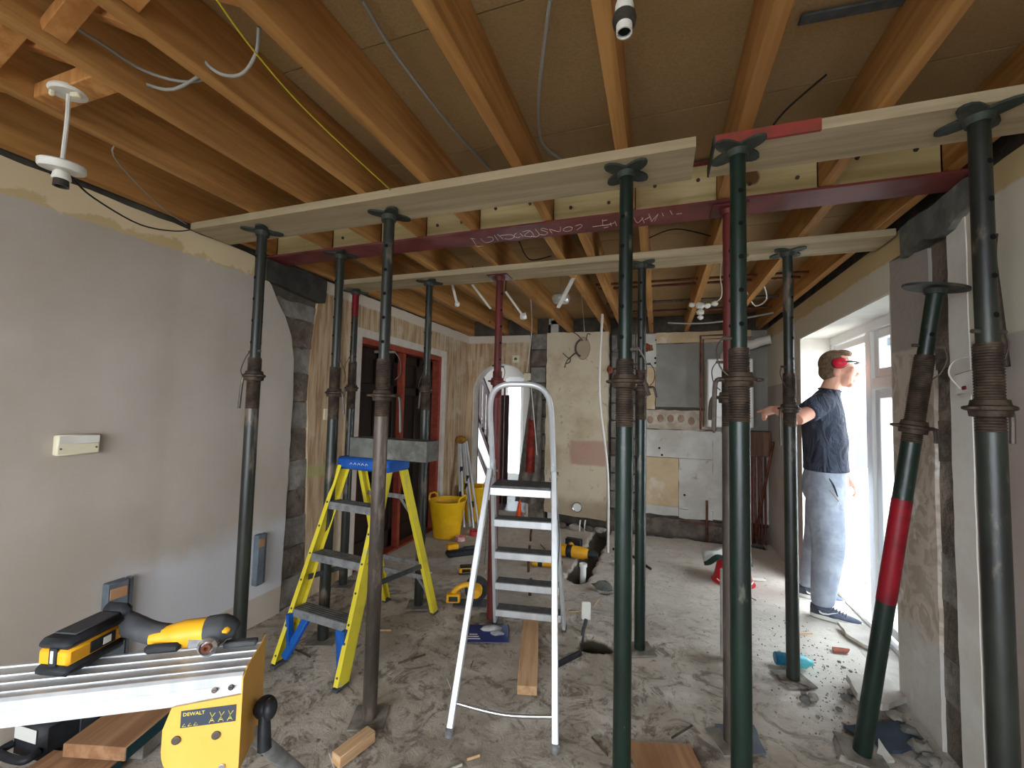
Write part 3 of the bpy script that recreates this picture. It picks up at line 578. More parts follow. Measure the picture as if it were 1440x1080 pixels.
# props
def acrow(label, base, top, zc, m_low, m_up, m_col=None, rh=90, hl=.17, plate='star', rz=0, tape=None, thr=None, group=None, pz0=.008):
    base, top = Vector(base), Vector(top); L = (top-base).length
    t = thing('acrow_prop', label, 'prop', base, 0, group); M = frame((0, 0, 0), top-base, (math.cos(rz), math.sin(rz), 0))
    m_col = m_col or m_rust; ro, ri = .032, .0255
    zt0, zt1 = thr or (zc-.17, zc+.15)
    mb = MB(); box(mb, (0, 0, .004), (.155, .155, .008), RZ(rz+.4) if abs(top.x-base.x) < .1 else M, ch=.002); obj('base_plate', mb, m_dustp, t)
    mb = MB(); lathe(mb, [(ro, .006), (ro, zt0), (ro-.003, zt0+.002), (0, zt0+.002)], 20, M); lo = obj('outer_tube', mb, m_low, t)
    prof = [(ro-.001, zt0)]; z = zt0
    while z < zt1-.008: prof += [(ro+.0012, z+.002), (ro+.0012, z+.0045), (ro-.0018, z+.0062)]; z += .0085
    prof += [(ro-.001, zt1), (ri, zt1)]; mb = MB(); lathe(mb, prof, 20, M); obj('thread', mb, m_col, t, sharp=60)
    mb = MB(); lathe(mb, [(ri, zt1-.02), (ri, L-.008)], 18, M); up = obj('inner_tube', mb, m_up, t)
    hm = mesh('pin_hole', lathe(MB(), [(.0085, 0), (.0085, .0012), (0, .0012)], 8), m_hole); z = zt1+.08
    while z < L-.12:
        for s in (0, PI): o = obj('pin_hole', hm, None, up); o.matrix_basis = M @ T(0, 0, z) @ RZ(rh*PI/180-PI/2+s) @ T(ri-.0004, 0, 0) @ RY(PI/2)
        z += .115
    mb = MB(); lathe(mb, [(ro+.001, zc-.024), (ro+.012, zc-.022), (ro+.014, zc-.006), (ro+.022, zc-.003), (ro+.022, zc+.007), (ro+.012, zc+.011), (ro+.009, zc+.026), (ro+.001, zc+.028)], 20, M); co = obj('collar', mb, m_col, t)
    A = RZ(rh*PI/180)
    for s in (1, -1):
        ring = [(s*(ro+.024)+.016*math.cos(g), .016*math.sin(g), zc+.002) for g in [2*PI*i/10 for i in range(10)]]
        mb = MB(); tube(mb, [M @ A @ Vector(p) for p in ring], .006, 6, closed=True); obj('lug', mb, m_col, co)
    mb = MB(); pts = [(ro+.02, 0, zc+.003), (ro+.04, .01, zc), (ro+.05, .014, zc-.03), (ro+.055, .02, zc-hl)]
    tube(mb, [M @ A @ Vector(p) for p in smoothpts(pts, 4)], .0075, 8); obj('handle', mb, m_brown if m_col is m_rust else m_col, co)
    mb = MB(); zp = zt1+.035; pts = [(-ri-.02, 0, zp), (ri+.03, 0, zp)]; tube(mb, [M @ A @ Vector(p) for p in pts], .0065, 8)
    lp = [(ri+.028, 0, zp), (ri+.05, .01, zp-.04), (ri+.045, .03, zp-.1), (ri+.02, .035, zp-.13)]; tube(mb, [M @ A @ Vector(p) for p in smoothpts(lp, 4)], .0025, 6); obj('locking_pin', mb, m_brown, t)
    mb = MB()
    if plate == 'star': poly = [((.074+.028*math.cos(4*g+PI))*math.cos(g), (.074+.028*math.cos(4*g+PI))*math.sin(g)) for g in [2*PI*i/40 for i in range(40)]]; prism(mb, poly, L-.008, L, M @ RZ(rz))
    elif plate == 'round': prism(mb, [(.115*math.cos(g), .075*math.sin(g)) for g in [2*PI*i/24 for i in range(24)]], L-.01, L, M @ RZ(.3))
    else: box(mb, (0, 0, L-.004), (.15, .13, .008), M, ch=.002)
    lathe(mb, [(ri+.006, L-.03), (ri+.012, L-.008)], 16, M); obj('top_plate', mb, m_iron if plate != 'red' else m_redprop, t)
    if tape:
        for z0, z1 in tape:
            r_ = ro if z1 < zt0 else ri
            mb = MB(); lathe(mb, [(r_, z0), (r_+.0012, z0), (r_+.0012, z1), (r_, z1)], 20, M); obj('tape_band', mb, m_redtape, t)
    return t
ZP = 2.3365
def pp(px, py, z=2.335): p = onz(px, py, z); return p.x, p.y
def zat(px, py, y): return ony(px, py, y).z
def std(label, px, py, cpy, ml, mu, y=None, thr=None, z=ZP, **k):
    x, yy = pp(px, py, z); yy = y or yy
    zc = zat(px, cpy, yy); th = (zat(px, thr[1], yy), zat(px, thr[0], yy)) if thr else None
    return acrow(label, (x, yy, 0), (x, yy, z), zc, ml, mu, thr=th, **k)
std('dark green prop under the scaffold board end at the painted wall', 370, 325, 529, m_dkgreen, m_dkgreen, 1.66, (503, 575), rh=170)
std('brown steel prop in front of the yellow stepladder', 545, 300, 557, m_brown, m_dkgreen, 1.69, (505, 586), rh=15)
std('glossy green prop at the cut end of the long scaffold board', 881, 240, 537, m_green, m_green, 1.63, (505, 600), rh=-25, hl=.05)
std('green prop beneath the red painted board end', 1039, 205, 535, m_green, m_green, 1.60, (490, 593), rh=190)
std('dark green prop close to the white strip of the side wall', 1384, 155, 575, m_dkgreen, m_dkgreen, 1.62, (483, 607), rh=20, hl=.1)
std('dark green prop under the beam end beside the block scar', 487, 362, 553, m_dkgreen, m_dkgreen, 2.125, (516, 590), z=2.3605, rh=-20, hl=.13)
std('dark prop with a red taped top next to the double doors', 506, 412, 546, m_dkgreen, m_dkgreen, 2.80, (508, 575), rh=160, hl=.12, tape=[(2.13, 2.325)])
std('dark green prop standing beside the concrete block on the stepladder', 607, 398, 548, m_dkgreen, m_dkgreen, 2.72, (527, 577), rh=140, hl=.14)
std('red-brown painted prop standing behind the aluminium stepladder', 702, 388, 537, m_redprop, m_redprop, 2.73, (522, 560), rh=60, m_col=m_redprop, plate='red', hl=.1)
std('slim dark green prop under the far board, behind the glossy green prop', 903, 373, 545, m_green, m_dkgreen, 2.72, (520, 590), rh=-10, hl=.06)
std('brown-black prop beside the person with a hooked handle', 1107, 355, 575, m_dkgreen, m_dkgreen, 2.725, (525, 600), rh=215, hl=.2)
std('red-brown prop carrying the middle of the steel beam', 1027, 287, 560, m_brown, m_redprop, 2.125, (520, 600), z=2.3605, rh=185, hl=.1, plate='red')
bs = onz(1212, 1060, .03); tp = onx(1316, 403, 1.03)
ax = (tp-bs); 
def ltilt(py, px): # distance along the leaning prop for a pixel row
    best = min(range(0, 200), key=lambda i: abs((lambda q: (540-FPX*((q-CAM).dot(_u))/((q-CAM).dot(_f))))(bs+ax*(i/199))-py)); return ax.length*best/199
acrow('leaning loose green prop banded with red tape near the doorway', bs, tp, ltilt(600, 0), m_green, m_green, thr=(ltilt(620, 0), ltilt(500, 0)), rh=0, hl=.05, plate='round', tape=[(ltilt(845, 0), ltilt(700, 0))])

# padstones and the concrete block
mb = MB(); prism(mb, jag([(2.03, 2.215), (2.5, 2.17), (2.545, 2.18), (2.555, 2.352), (2.03, 2.352)], .004, .05, 1), XL-.04, XL+.022, YZX); tag(obj('padstone', mb, m_pad, smooth=False), 'dark concrete padstone under the beam end by the stripped plaster', 'padstone')
mb = MB(); prism(mb, jag([(2.06, 2.24), (2.25, 2.19), (2.36, 2.22), (2.56, 2.20), (2.565, 2.352), (2.06, 2.352)], .008, .04, 2), XR+.04, XR-.03, YZX); tag(obj('padstone', mb, m_lintel, smooth=False), 'rough grey mortared padstone above the white strip', 'padstone')

# yellow stepladder
C_ = Vector((-1.68, 2.25, 0))
yl = thing('stepladder', 'yellow fibreglass stepladder with blue top and blue feet', 'stepladder', C_, -.078)
FT, TT = (.222, -.425, 0), (.168, -.075, 1.03); RT, RTT = (.205, .425, 0), (.168, .075, 1.03)
def rail(mb, p, q, s, back):           # channel rail
    p, q = Vector(p), Vector(q); M = frame(p, q-p, (1, 0, 0)); L = (q-p).length
    box(mb, (s*.012, 0, L/2), (.004, .075 if not back else .05, L), M)
    for e in (-1, 1): box(mb, (0, e*(.0365 if not back else .024), L/2), (.028, .004, L), M)
for s in (-1, 1):
    mb = MB(); rail(mb, (s*FT[0], FT[1], .012), (s*TT[0], TT[1], TT[2]), s, False); fr = obj('front_rail', mb, m_yel, yl, smooth=False)
    mb = MB(); box(mb, (s*FT[0], FT[1], .008), (.034, .085, .016), ch=.003); obj('foot', mb, m_dgrey, fr)
    mb = MB()
    for z in (.06, .2, .28, .42, .555, .7, .83): k = z/1.03; q = Vector((s*FT[0], FT[1], 0)).lerp(Vector((s*TT[0], TT[1], TT[2])), k); lathe(mb, [(.006, 0), (.006, .004), (0, .005)], 8, T(q.x, q.y-.042, q.z) @ RX(PI/2))
    obj('rivet', mb, m_dgrey, fr)
    mb = MB(); rail(mb, (s*RT[0], RT[1], .012), (s*RTT[0], RTT[1], RTT[2]), s, True); rr = obj('rear_rail', mb, m_yel, yl, smooth=False)
    mb = MB(); box(mb, (s*RT[0], RT[1], .008), (.034, .06, .016), ch=.003); obj('foot', mb, m_dgrey, rr)
    mb = MB(); bar(mb, (s*.11, -.335, .255), (s*.205, -.405, .03), .045, .03, (1, 0, 0), .006); bar(mb, (s*.19, -.385, .04), (s*.2, -.39, .26), .02, .03); obj('corner_brace', mb, m_blue, yl)
    mb = MB(); bar(mb, (s*.195, -.28, .42), (s*.188, .29, .36), .006, .03, (1, 0, 0)); obj('spreader', mb, m_dgrey, yl)
for z in (.28, .555, .83):
    k = z/1.03; y = FT[1]+(TT[1]-FT[1])*k; hw = FT[0]+(TT[0]-FT[0])*k-.014
    mb = MB(); box(mb, (0, y, z), (2*hw, .085, .006)); box(mb, (0, y-.043, z-.018), (2*hw, .005, .042)); box(mb, (0, y+.043, z-.018), (2*hw, .005, .04))
    tr = obj('tread', mb, m_alud, yl, smooth=False)
    mb = MB()
    for i in range(5): box(mb, (0, y-.034+i*.017, z+.0035), (2*hw-.01, .007, .003))
    obj('grip', mb, m_grip, tr, smooth=False)
for z in (.26, .36, .83):
    k = z/1.03; y = RT[1]+(RTT[1]-RT[1])*k; hw = RT[0]+(RTT[0]-RT[0])*k
    mb = MB(); box(mb, (0, y+.01, z), (2*hw, .006, .028)); obj('rear_bar', mb, m_alud, yl)
    for s in (-1, 1):
        if z > .3 and z < .5: continue
        mb = MB(); bar(mb, (s*(hw-.09), y+.012, z), (s*(hw+.002), y+.03, z-.12), .02, .004, (1, 0, 0)); obj('rear_brace', mb, m_alud, yl)
mb = MB(); box(mb, (0, 0, 1.055), (.405, .215, .075), ch=.014); cp = obj('top_cap', mb, m_blue, yl)
mb = MB()
for i in range(5): tube(mb, smoothpts([(-.09+i*.03, -.1082, 1.05), (-.08+i*.03, -.1082, 1.062), (-.07+i*.03, -.1082, 1.052)], 3), .0015, 4)
obj('cap_print', mb, m_white, cp)
mb = MB(); rg = random.Random(4)
for i in range(9):
    z = .55+i*.03; k = z/1.03; q = Vector((FT[0], FT[1], 0)).lerp(Vector((TT[0], TT[1], TT[2])), k)
    tube(mb, [(q.x+.0155, q.y-.02+rg.uniform(-.004, .004), z), (q.x+.0155, q.y+.004, z+.008), (q.x+.0155, q.y+.012+rg.uniform(-.006, .006), z-.004), (q.x+.0155, q.y+.02, z+.014)], .0016, 4)
obj('rail_print', mb, m_blk, yl)
mb = MB(); prism(mb, jag([(-.28, -.065), (.28, -.065), (.28, .065), (-.28, .065)], .002, .08, 3), 0, .118); o = obj('concrete_lintel', mb, m_lintel, smooth=False); o.location = (-1.53, 2.235, 1.0935); o.rotation_euler = (0, 0, -.05)
tag(o, 'grey concrete lintel offcut lying on the blue ladder top', 'lintel')

# aluminium stepladder
al = thing('stepladder', 'silver aluminium stepladder with a rounded hoop handrail', 'stepladder', (-.703, 2.25, 0), .168)
def ty(z): return .49-.445*z           # plane of the tread section (local y for a height)
def hw(z): return .225-.052*z
for s in (-1, 1):
    mb = MB(); bar(mb, (s*hw(0), ty(0), .01), (s*hw(1.12), ty(1.12), 1.12), .022, .058, (1, 0, 0), .003); r1 = obj('tread_stile', mb, m_alu, al)
    mb = MB(); box(mb, (s*hw(0), ty(0), .012), (.03, .07, .024), ch=.004); obj('foot', mb, m_dgrey, r1)
    mb = MB(); bar(mb, (s*.228, -.49, .01), (s*.176, -.035, 1.08), .03, .026, (1, 0, 0), .004); r2 = obj('prop_leg', mb, m_alu, al)
    mb = MB(); lathe(mb, [(.019, 0), (.019, .03), (.015, .033), (0, .033)], 10, T(s*.228, -.49, 0)); obj('foot', mb, m_alud, r2)
    mb = MB(); tube(mb, [(s*.195, ty(1.06)-.05, 1.04), (s*.15, ty(1.06)-.05, 1.04)], .008, 8); tube(mb, [(s*.195, ty(1.06)+.03, 1.06), (s*.15, ty(1.06)+.03, 1.06)], .008, 8); obj('hinge_pin', mb, m_chrome, al)
    mb = MB(); tube(mb, smoothpts([(s*.19, .02, .9), (s*.205, .05, .7), (s*.2, .0, .55)]), .003, 6); obj('restraint_cord', mb, m_dgrey, al)
hp = [(-hw(1.05), ty(1.05), 1.05), (-.166, ty(1.25), 1.25), (-.16, ty(1.42), 1.42), (-.135, ty(1.5), 1.50), (-.08, ty(1.535), 1.535), (0, ty(1.54), 1.54)]
hp = hp+[(-x, y, z) for x, y, z in hp[-2::-1]]
mb = MB(); tube(mb, smoothpts(hp, 5), .0155, 10); obj('hoop', mb, m_alu, al)
for z in (.13, .335, .555, .77, .985):
    w_ = hw(z)-.011; mb = MB(); y = ty(z); d = .09 if z < .9 else .2; yc = y-(0 if z < .9 else .03)
    box(mb, (0, yc, z), (2*w_, d, .008)); box(mb, (0, yc-d/2, z-.016), (2*w_, .006, .04), ch=.002); box(mb, (0, yc+d/2, z-.014), (2*w_, .006, .036), ch=.002)
    tr = obj('platform' if z > .9 else 'tread', mb, m_alu, al)
    mb = MB(); box(mb, (0, yc, z+.006), (2*w_-.01, d-.008, .006 if z < .9 else .02), ch=.002); obj('grip', mb, m_grip, tr)
mb = MB(); tube(mb, smoothpts([(-.222, -.447, .11), (0, -.452, .092), (.222, -.447, .11)]), .0095, 10); obj('tie_bar', mb, m_chrome, al)
# ------------------------------------------------------------------ saw stand with multi-tool
UA = .569
sd = thing('saw_stand', 'aluminium saw stand with amber end bracket', 'saw stand', (-.933, .814, 0), UA)
mb = MB(); prism(mb, [(-.07, .742), (.07, .742), (.07, .796), (.066, .8), (.060, .8), (.058, .797), (.0255, .797), (.025, .8), (.023, .8), (.0225, .797), (-.0065, .797), (-.007, .8), (-.009, .8), (-.0095, .797), (-.0405, .797), (-.041, .8), (-.043, .8), (-.0435, .797), (-.058, .797), (-.06, .8), (-.066, .8), (-.072, .795), (-.072, .775), (-.068, .772)], -1.15, 0, YZX); obj('beam', mb, m_alu, sd, smooth=False)
mb = MB(); cv = [(0, .755), (0, .585), (-.07, .578)]+[(-.075-.075*math.sin(g), .655-.077*math.cos(g)) for g in [PI/2*i/8 for i in range(9)]]+[(-.15, .70), (-.135, .745)]
prism(mb, cv, .0735, .077, XZY); br = obj('front_bracket', mb, m_dwyp, sd, smooth=False)
mb = MB(); prism(mb, cv, -.077, -.0735, XZY); obj('rear_bracket', mb, m_dwyp, sd, smooth=False)
mb = MB(); prism(mb, [(-.077, .585), (.077, .585), (.077, .81), (.05, .803), (-.05, .803), (-.077, .79)], .0, .003, YZX); obj('end_bracket', mb, m_dwyp, sd, smooth=False)
for x, z, r in ((-.022, .772, .006), (-.055, .770, .006), (-.045, .675, .009), (-.122, .676, .009), (-.03, .605, .007)):
    mb = MB(); lathe(mb, [(r, 0), (r, .003), (r*.5, .004), (0, .003)], 12, T(x, -.077 if z < .74 else -.072, z) @ RX(PI/2)); obj('bolt', mb, m_brown if z > .65 else m_chrome, br)
mb = MB(); box(mb, (-.062, -.0776, .718), (.108, .001, .036)); lb = obj('sticker', mb, mat('dark_sticker', (60, 66, 78), rough=.5), br, smooth=False)
def text(s, size, m, parent, M, name='lettering'):
    c = bpy.data.curves.new(name, 'FONT'); c.body = s; c.size = size; c.extrude = .0002; c.resolution_u = 2
    tmp = bpy.data.objects.new(name, c); COL.objects.link(tmp); me = bpy.data.meshes.new_from_object(tmp.evaluated_get(bpy.context.evaluated_depsgraph_get()))
    bpy.data.objects.remove(tmp); me.materials.clear(); me.materials.append(m); o = bpy.data.objects.new(name, me); COL.objects.link(o); o.parent = parent; o.matrix_basis = M; o['kind'] = 'stuff'; return o
m_yprint = mat('yellow_print', (230, 214, 90), rough=.6)
text('DEWALT', .0105, m_yprint, br, T(-.112, -.0783, .7245) @ RX(PI/2))
mb = MB()
for i in range(3):
    x0 = -.06+i*.018
    for l in ([(0, 0), (.005, .010), (.010, 0)], [(.001, .022), (.005, .012), (.011, .02)], [(.003, .004), (.008, .004)]): tube(mb, [(x0+a, -.0785, .704+b) for a, b in l], .0009, 4)
for i in range(3): tube(mb, [(-.112+i*.011, -.0785, .703), (-.108+i*.011, -.0785, .709), (-.104+i*.011, -.0785, .703), (-.112+i*.011, -.0785, .703)], .0006, 4)
tag(obj('pictograms', mb, m_yprint, br), kind='stuff')
Lx = Matrix.Rotation(-UA, 4, 'Z') @ T(.933, -.814, 0)
P0 = Vector((-.02, .02, .62)); Q0 = Lx @ onz(412, 1080, .40); Q1 = P0+(Q0-P0)*(.61/.22)
for nm, p, q in (('leg', P0, Q1), ('leg', Vector((-.06, -.03, .60)), Vector((-.07, -.14, .01))), ('leg', Vector((-1.05, -.03, .74)), Vector((-1.1, -.22, .01))), ('leg', Vector((-1.05, .03, .74)), Vector((-1.1, .25, .01)))):
    mb = MB(); tube(mb, [p, q], .0175, 14); lg = obj(nm, mb, m_alud, sd)
    mb = MB(); lathe(mb, [(.022, -.01), (.024, .01), (.022, .04)], 12, T(q.x, q.y, 0) @ T(0, 0, .01)); obj('foot', mb, m_blk, lg)
mb = MB(); blob(mb, (.028, .012, .665), (.026, .026, .026)); blob(mb, (.045, -.012, .675), (.016, .022, .024)); tube(mb, [(.03, .0, .66), (.035, -.012, .62), (.038, -.015, .585)], [.013, .015, .016], 10); obj('lock_lever', mb, m_blk, sd)

mt = thing('multi_tool', 'amber and black cordless multi-tool lying on the saw stand', 'power tool', (-.933, .814, .8), UA)
# battery end lies over the beam; local axes as the stand's, z from the beam top
bm = T(-.378, .045, 0.004) @ RZ(1.25)
mb = MB(); box(mb, (0, 0, .012), (.135, .082, .022), bm, .008); box(mb, (0, 0, .068), (.132, .080, .024), bm, .01); bt = obj('battery_case', mb, m_blk, mt)
mb = MB(); box(mb, (.002, 0, .04), (.128, .076, .036), bm, .006); obj('battery_body', mb, m_dwy, bt)
mb = MB(); box(mb, (.012, -.0385, .041), (.058, .003, .026), bm, .004); obj('battery_label', mb, m_blk, bt); mb = MB(); box(mb, (-.0625, -.002, .042), (.004, .02, .04), bm, .002); obj('battery_gauge', mb, m_blk, bt)
mb = MB(); box(mb, (.02, -.0402, .041), (.018, .001, .016), bm); obj('battery_mark', mb, m_paper, bt); mb = MB(); box(mb, (-.065, -.002, .044), (.001, .007, .026), bm); obj('gauge_mark', mb, m_paper, bt)
mb = MB(); box(mb, (.01, 0, .0815), (.1, .055, .004), bm, .003); obj('battery_top', mb, m_dgrey, bt)
mb = MB(); box(mb, (.078, .0, .052), (.03, .074, .09), bm, .012); obj('battery_mount', mb, m_blk, mt)
mb = MB(); tube(mb, smoothpts([(-.35, .118, .055), (-.305, .1, .048), (-.25, .072, .04), (-.215, .06, .038)]), [.032, .031, .03, .029, .029, .028, .027, .027, .026, .026, .026, .026, .026, .026, .026, .026, .026, .026, .026][:19], 14); obj('grip', mb, m_dgrey, mt)
mb = MB(); tube(mb, smoothpts([(-.245, .058, .036), (-.20, .055, .038), (-.15, .052, .042), (-.115, .05, .044)]), [.018+.014*min(1, i/9) for i in range(19)], 14); bd = obj('body', mb, m_dwy, mt)
mb = MB(); box(mb, (-.205, .022, .026), (.075, .016, .022), RZ(0), .007); obj('trigger', mb, m_blk, mt)
mb = MB(); tube(mb, smoothpts([(-.122, .05, .044), (-.10, .05, .046), (-.075, .052, .044), (-.06, .052, .036)]), [.034]*9+[.034-.002*i for i in range(10)], 14); hd = obj('head', mb, m_dgrey, mt)
mb = MB(); box(mb, (-.085, .03, .052), (.04, .02, .016), None, .006); obj('head_accent', mb, m_dwy, hd)
mb = MB(); lathe(mb, [(.022, 0), (.022, .02), (.016, .026), (.013, .02), (0, .02)], 18, T(-.105, .026, .026) @ RX(PI/2)); obj('blade_clamp', mb, m_chrome, mt)
mb = MB(); lathe(mb, [(.011, .02), (.011, .028), (.005, .028), (0, .022)], 12, T(-.105, .026, .026) @ RX(PI/2)); obj('clamp_screw', mb, m_copper, mt)
mb = MB(); box(mb, (-.128, .022, .03), (.05, .006, .022), None, .003); obj('clamp_arm', mb, m_alud, mt)
mb = MB(); box(mb, (-.045, .045, .010), (.075, .02, .014), None, .003); obj('blade', mb, m_dgrey, mt)

# ------------------------------------------------------------------ offcuts, tool case under the stand
m_gedge = mat('green_painted_edge', (24, 74, 78), (20, 60, 66), 8, rough=.6)
def offcut(label, c, ang, lx, ly, th, z, m, edge=None):
    t = thing('timber_offcut', label, 'timber', (c[0], c[1], z), ang); mb = MB(); box(mb, (0, 0, th/2), (lx, ly, th), None, .003); obj('plank', mb, m, t)
    if edge: mb = MB(); box(mb, (lx/2+.0015, 0, th/2), (.003, ly-.006, th-.006)); obj('painted_edge', mb, m_gedge, t)
m_wood2 = wood('brown_offcut', (182, 140, 104), (150, 108, 76), 1, sc=26, dark=(120, 84, 58))
offcut('brown timber offcut with a dark green edge beside the saw stand', (-2.05, 1.235), .28, .25, .33, .05, .06, m_wood2, 1)
offcut('wider reddish offcut with a green edge, lowest by the saw stand', (-2.06, .985), .22, .30, .24, .04, .001, m_wood2, 1)
offcut('grey weathered board offcut beneath the brown offcut', (-2.07, 1.30), .28, .24, .30, .055, .001, m_rubble)
tc = thing('tool_case', 'black plastic tool case with a white label by the wall', 'tool case', (-2.325, 1.17, .001), .08)
mb = MB(); box(mb, (0, 0, .08), (.17, .3, .15), None, .02); obj('shell', mb, m_blk, tc)
mb = MB(); box(mb, (.0, -.1525, .11), (.12, .004, .05), None, .004); obj('label_plate', mb, m_paper, tc)
mb = MB(); tube(mb, smoothpts([(-.07, -.15, .06), (-.065, -.19, .055), (.065, -.19, .055), (.075, -.15, .06)]), .014, 10); obj('handle', mb, m_blk, tc)
mb = MB(); box(mb, (.087, 0, .08), (.006, .06, .07), None, .002); obj('latch', mb, m_dgrey, tc)

# ------------------------------------------------------------------ things on the left wall
sw = thing('light_switch', 'cream double switch plate on the painted wall', 'switch', (XL, 1.147, 1.215))
mb = MB(); box(mb, (.016, 0, 0), (.032, .148, .088), None, .006); obj('back_box', mb, m_cream, sw)
mb = MB(); box(mb, (.0335, 0, .022), (.006, .14, .038), None, .003); obj('switch_plate', mb, m_white, sw)
for y in (-.06, .06): mb = MB(); lathe(mb, [(.004, 0), (.004, .002), (0, .002)], 8, T(.032, y, -.015) @ RY(PI/2)); obj('screw', mb, m_brown, sw)
def cbox(label, y0, y1, z0, z1):
    t = thing('conduit_box', label, 'conduit box', (XL, (y0+y1)/2, z0)); h = z1-z0; w_ = y1-y0
    mb = MB(); box(mb, (.022, 0, h/2), (.044, w_, h), None, .004); obj('cover', mb, m_dg2, t)
    mb = MB(); box(mb, (.045, 0, h-.05), (.004, w_*.8, .05), None, .002); obj('tape', mb, m_wood2, t)
    mb = MB(); box(mb, (.02, w_/2+.012, h/2), (.03, .02, h), None, .004); obj('side_rib', mb, m_dg2, t)
m_dg2 = mat('blue_grey_plastic', (104, 114, 122), (90, 98, 106), 8, rough=.6)
cbox('blue-grey conduit box on the painted wall behind the saw stand', 1.285, 1.37, .18, .565)
cbox('narrow grey conduit cover on the painted wall behind the prop', 2.06, 2.11, .26, .575)
so = thing('wall_socket', 'white single switch plate on the stripped plaster', 'switch', (XL, 2.642, 1.335)); mb = MB(); box(mb, (.006, 0, 0), (.012, .085, .085), None, .004); obj('plate', mb, m_cream, so); mb = MB(); box(mb, (.0135, 0, 0), (.006, .018, .03), None, .002); obj('rocker', mb, m_white, so)

# ------------------------------------------------------------------ tubs, tripod, coat
def tub(label, c, r0, r1, h):
    t = thing('yellow_tub', label, 'tub', (c[0], c[1], 0)); mb = MB()
    lathe(mb, [(0, 0), (r0, 0), (r0+.3*(r1-r0), h*.35), (r1, h-.02), (r1+.008, h-.01), (r1+.006, h), (r1-.004, h), (r1-.012, h-.02), (r0-.008, .012), (0, .012)], 28); obj('wall', mb, m_tub, t, sharp=60)
    for s in (0, PI): mb = MB(); tube(mb, [Vector((r1*math.cos(s+a), r1*math.sin(s+a), h+zz)) for a, zz in ((-.5, -.005), (-.42, .035), (-.2, .055), (.2, .055), (.42, .035), (.5, -.005))], .011, 8); obj('handle', mb, m_tub, t)
tub('yellow rubber tub beside the double doors', (-2.19, 4.26), .145, .2, .39)
tub('yellow rubber tub standing in front of the arch', (-2.21, 5.0), .13, .175, .42)
tr_ = thing('folded_tripod', 'folded silver tripod with amber head leaning on stripped plaster', 'tripod', (-2.2, 4.72, 0))
a, b = Vector((-2.36, 4.88, .98)), Vector((-2.14, 4.60, .01))
for i, (dx, dy) in enumerate([(0, 0), (.09, .01), (.04, .05), (-.05, .04), (.13, .04)]):
    mb = MB(); tube(mb, [a+Vector((dx*.6, dy*.6, 0)), b+Vector((dx*1.3, dy, 0))], .014, 10); l_ = obj('leg', mb, m_alu, tr_, True)
    q = a.lerp(b, .35+.1*i); mb = MB(); tube(mb, [q+Vector((dx*.8, dy*.8, .04)), q+Vector((dx*.85, dy*.8, -.03))], .019, 10); obj('clamp', mb, m_blk, l_)
mb = MB(); rock(mb, a+Vector((.01, .0, .02)), .07, (1.1, .7, .75), 5, 2, .25); obj('head', mb, mat('amber_brown_plastic', (176, 120, 36), (120, 80, 30), 10, rough=.6), tr_, True)
ct = thing('work_coat', 'grey coat with red lining hanging beside the arch', 'coat', (-1.6, 5.05, .1))
def drape(x0, x1, z0, z1, y, amp, k, taper, seed, n=22, m=18):
    mb = MB(); vs = []; 
    for j in range(m+1):
        v = j/m; z = z1+(z0-z1)*v; w_ = taper+(1-taper)*v
        for i in range(n+1):
            u = i/n; xc = x1+(x0-x1)*(1-u)*w_; vs.append((xc, y+amp*math.sin(u*k+seed+v*1.4)*(.35+v*.65)+.02*v, z+.01*math.sin(u*9)))
    f = [(j*(n+1)+i, j*(n+1)+i+1, (j+1)*(n+1)+i+1, (j+1)*(n+1)+i) for j in range(m) for i in range(n)]
    o = len(vs); vs += [(x, yy+.012, z) for x, yy, z in vs]; f += [tuple(i+o for i in q[::-1]) for q in f]
    return mb.add(vs, f)
p0, p1 = ony(722, 700, 5.08), ony(752, 556, 5.08)
m_coat = mat('grey_coat_cloth', (120, 112, 104), (98, 90, 84), 12, rough=.9, bump=.2, bsc=60)
obj('cloth', drape(p0.x, p1.x+.09, .24, 1.62, 5.10, .022, 15, .45, 0), m_coat, ct, True, sharp=80)
q0_, q1_ = ony(741, 690, 5.05), ony(751, 600, 5.05)
obj('lining', drape(q0_.x-.04, q1_.x+.01, .62, 1.28, 5.055, .012, 8, .7, 1), mat('red_coat_lining', (150, 52, 38), (110, 36, 30), 12, rough=.8), ct, True, sharp=80)
mb = MB(); lathe(mb, [(.0, 0), (.014, 0), (.014, .05), (0, .055)], 10, T(-1.5, YC-.001, 1.62) @ RX(PI/2)); obj('hook', mb, m_brown, ct, True)
bt_ = ony(748, 712, 4.95); o = obj('orange_tool', tube(MB(), [(0, 0, 0), (0, 0, .02), (.01, 0, .14), (.016, 0, .30)], [.045, .045, .035, .012], 12), mat('orange_plastic', (226, 84, 30), (190, 60, 26), 8, rough=.5)); o.location = (-1.6, 4.98, 0); tag(o, 'orange plastic bottle standing below the hanging coat', 'bottle')

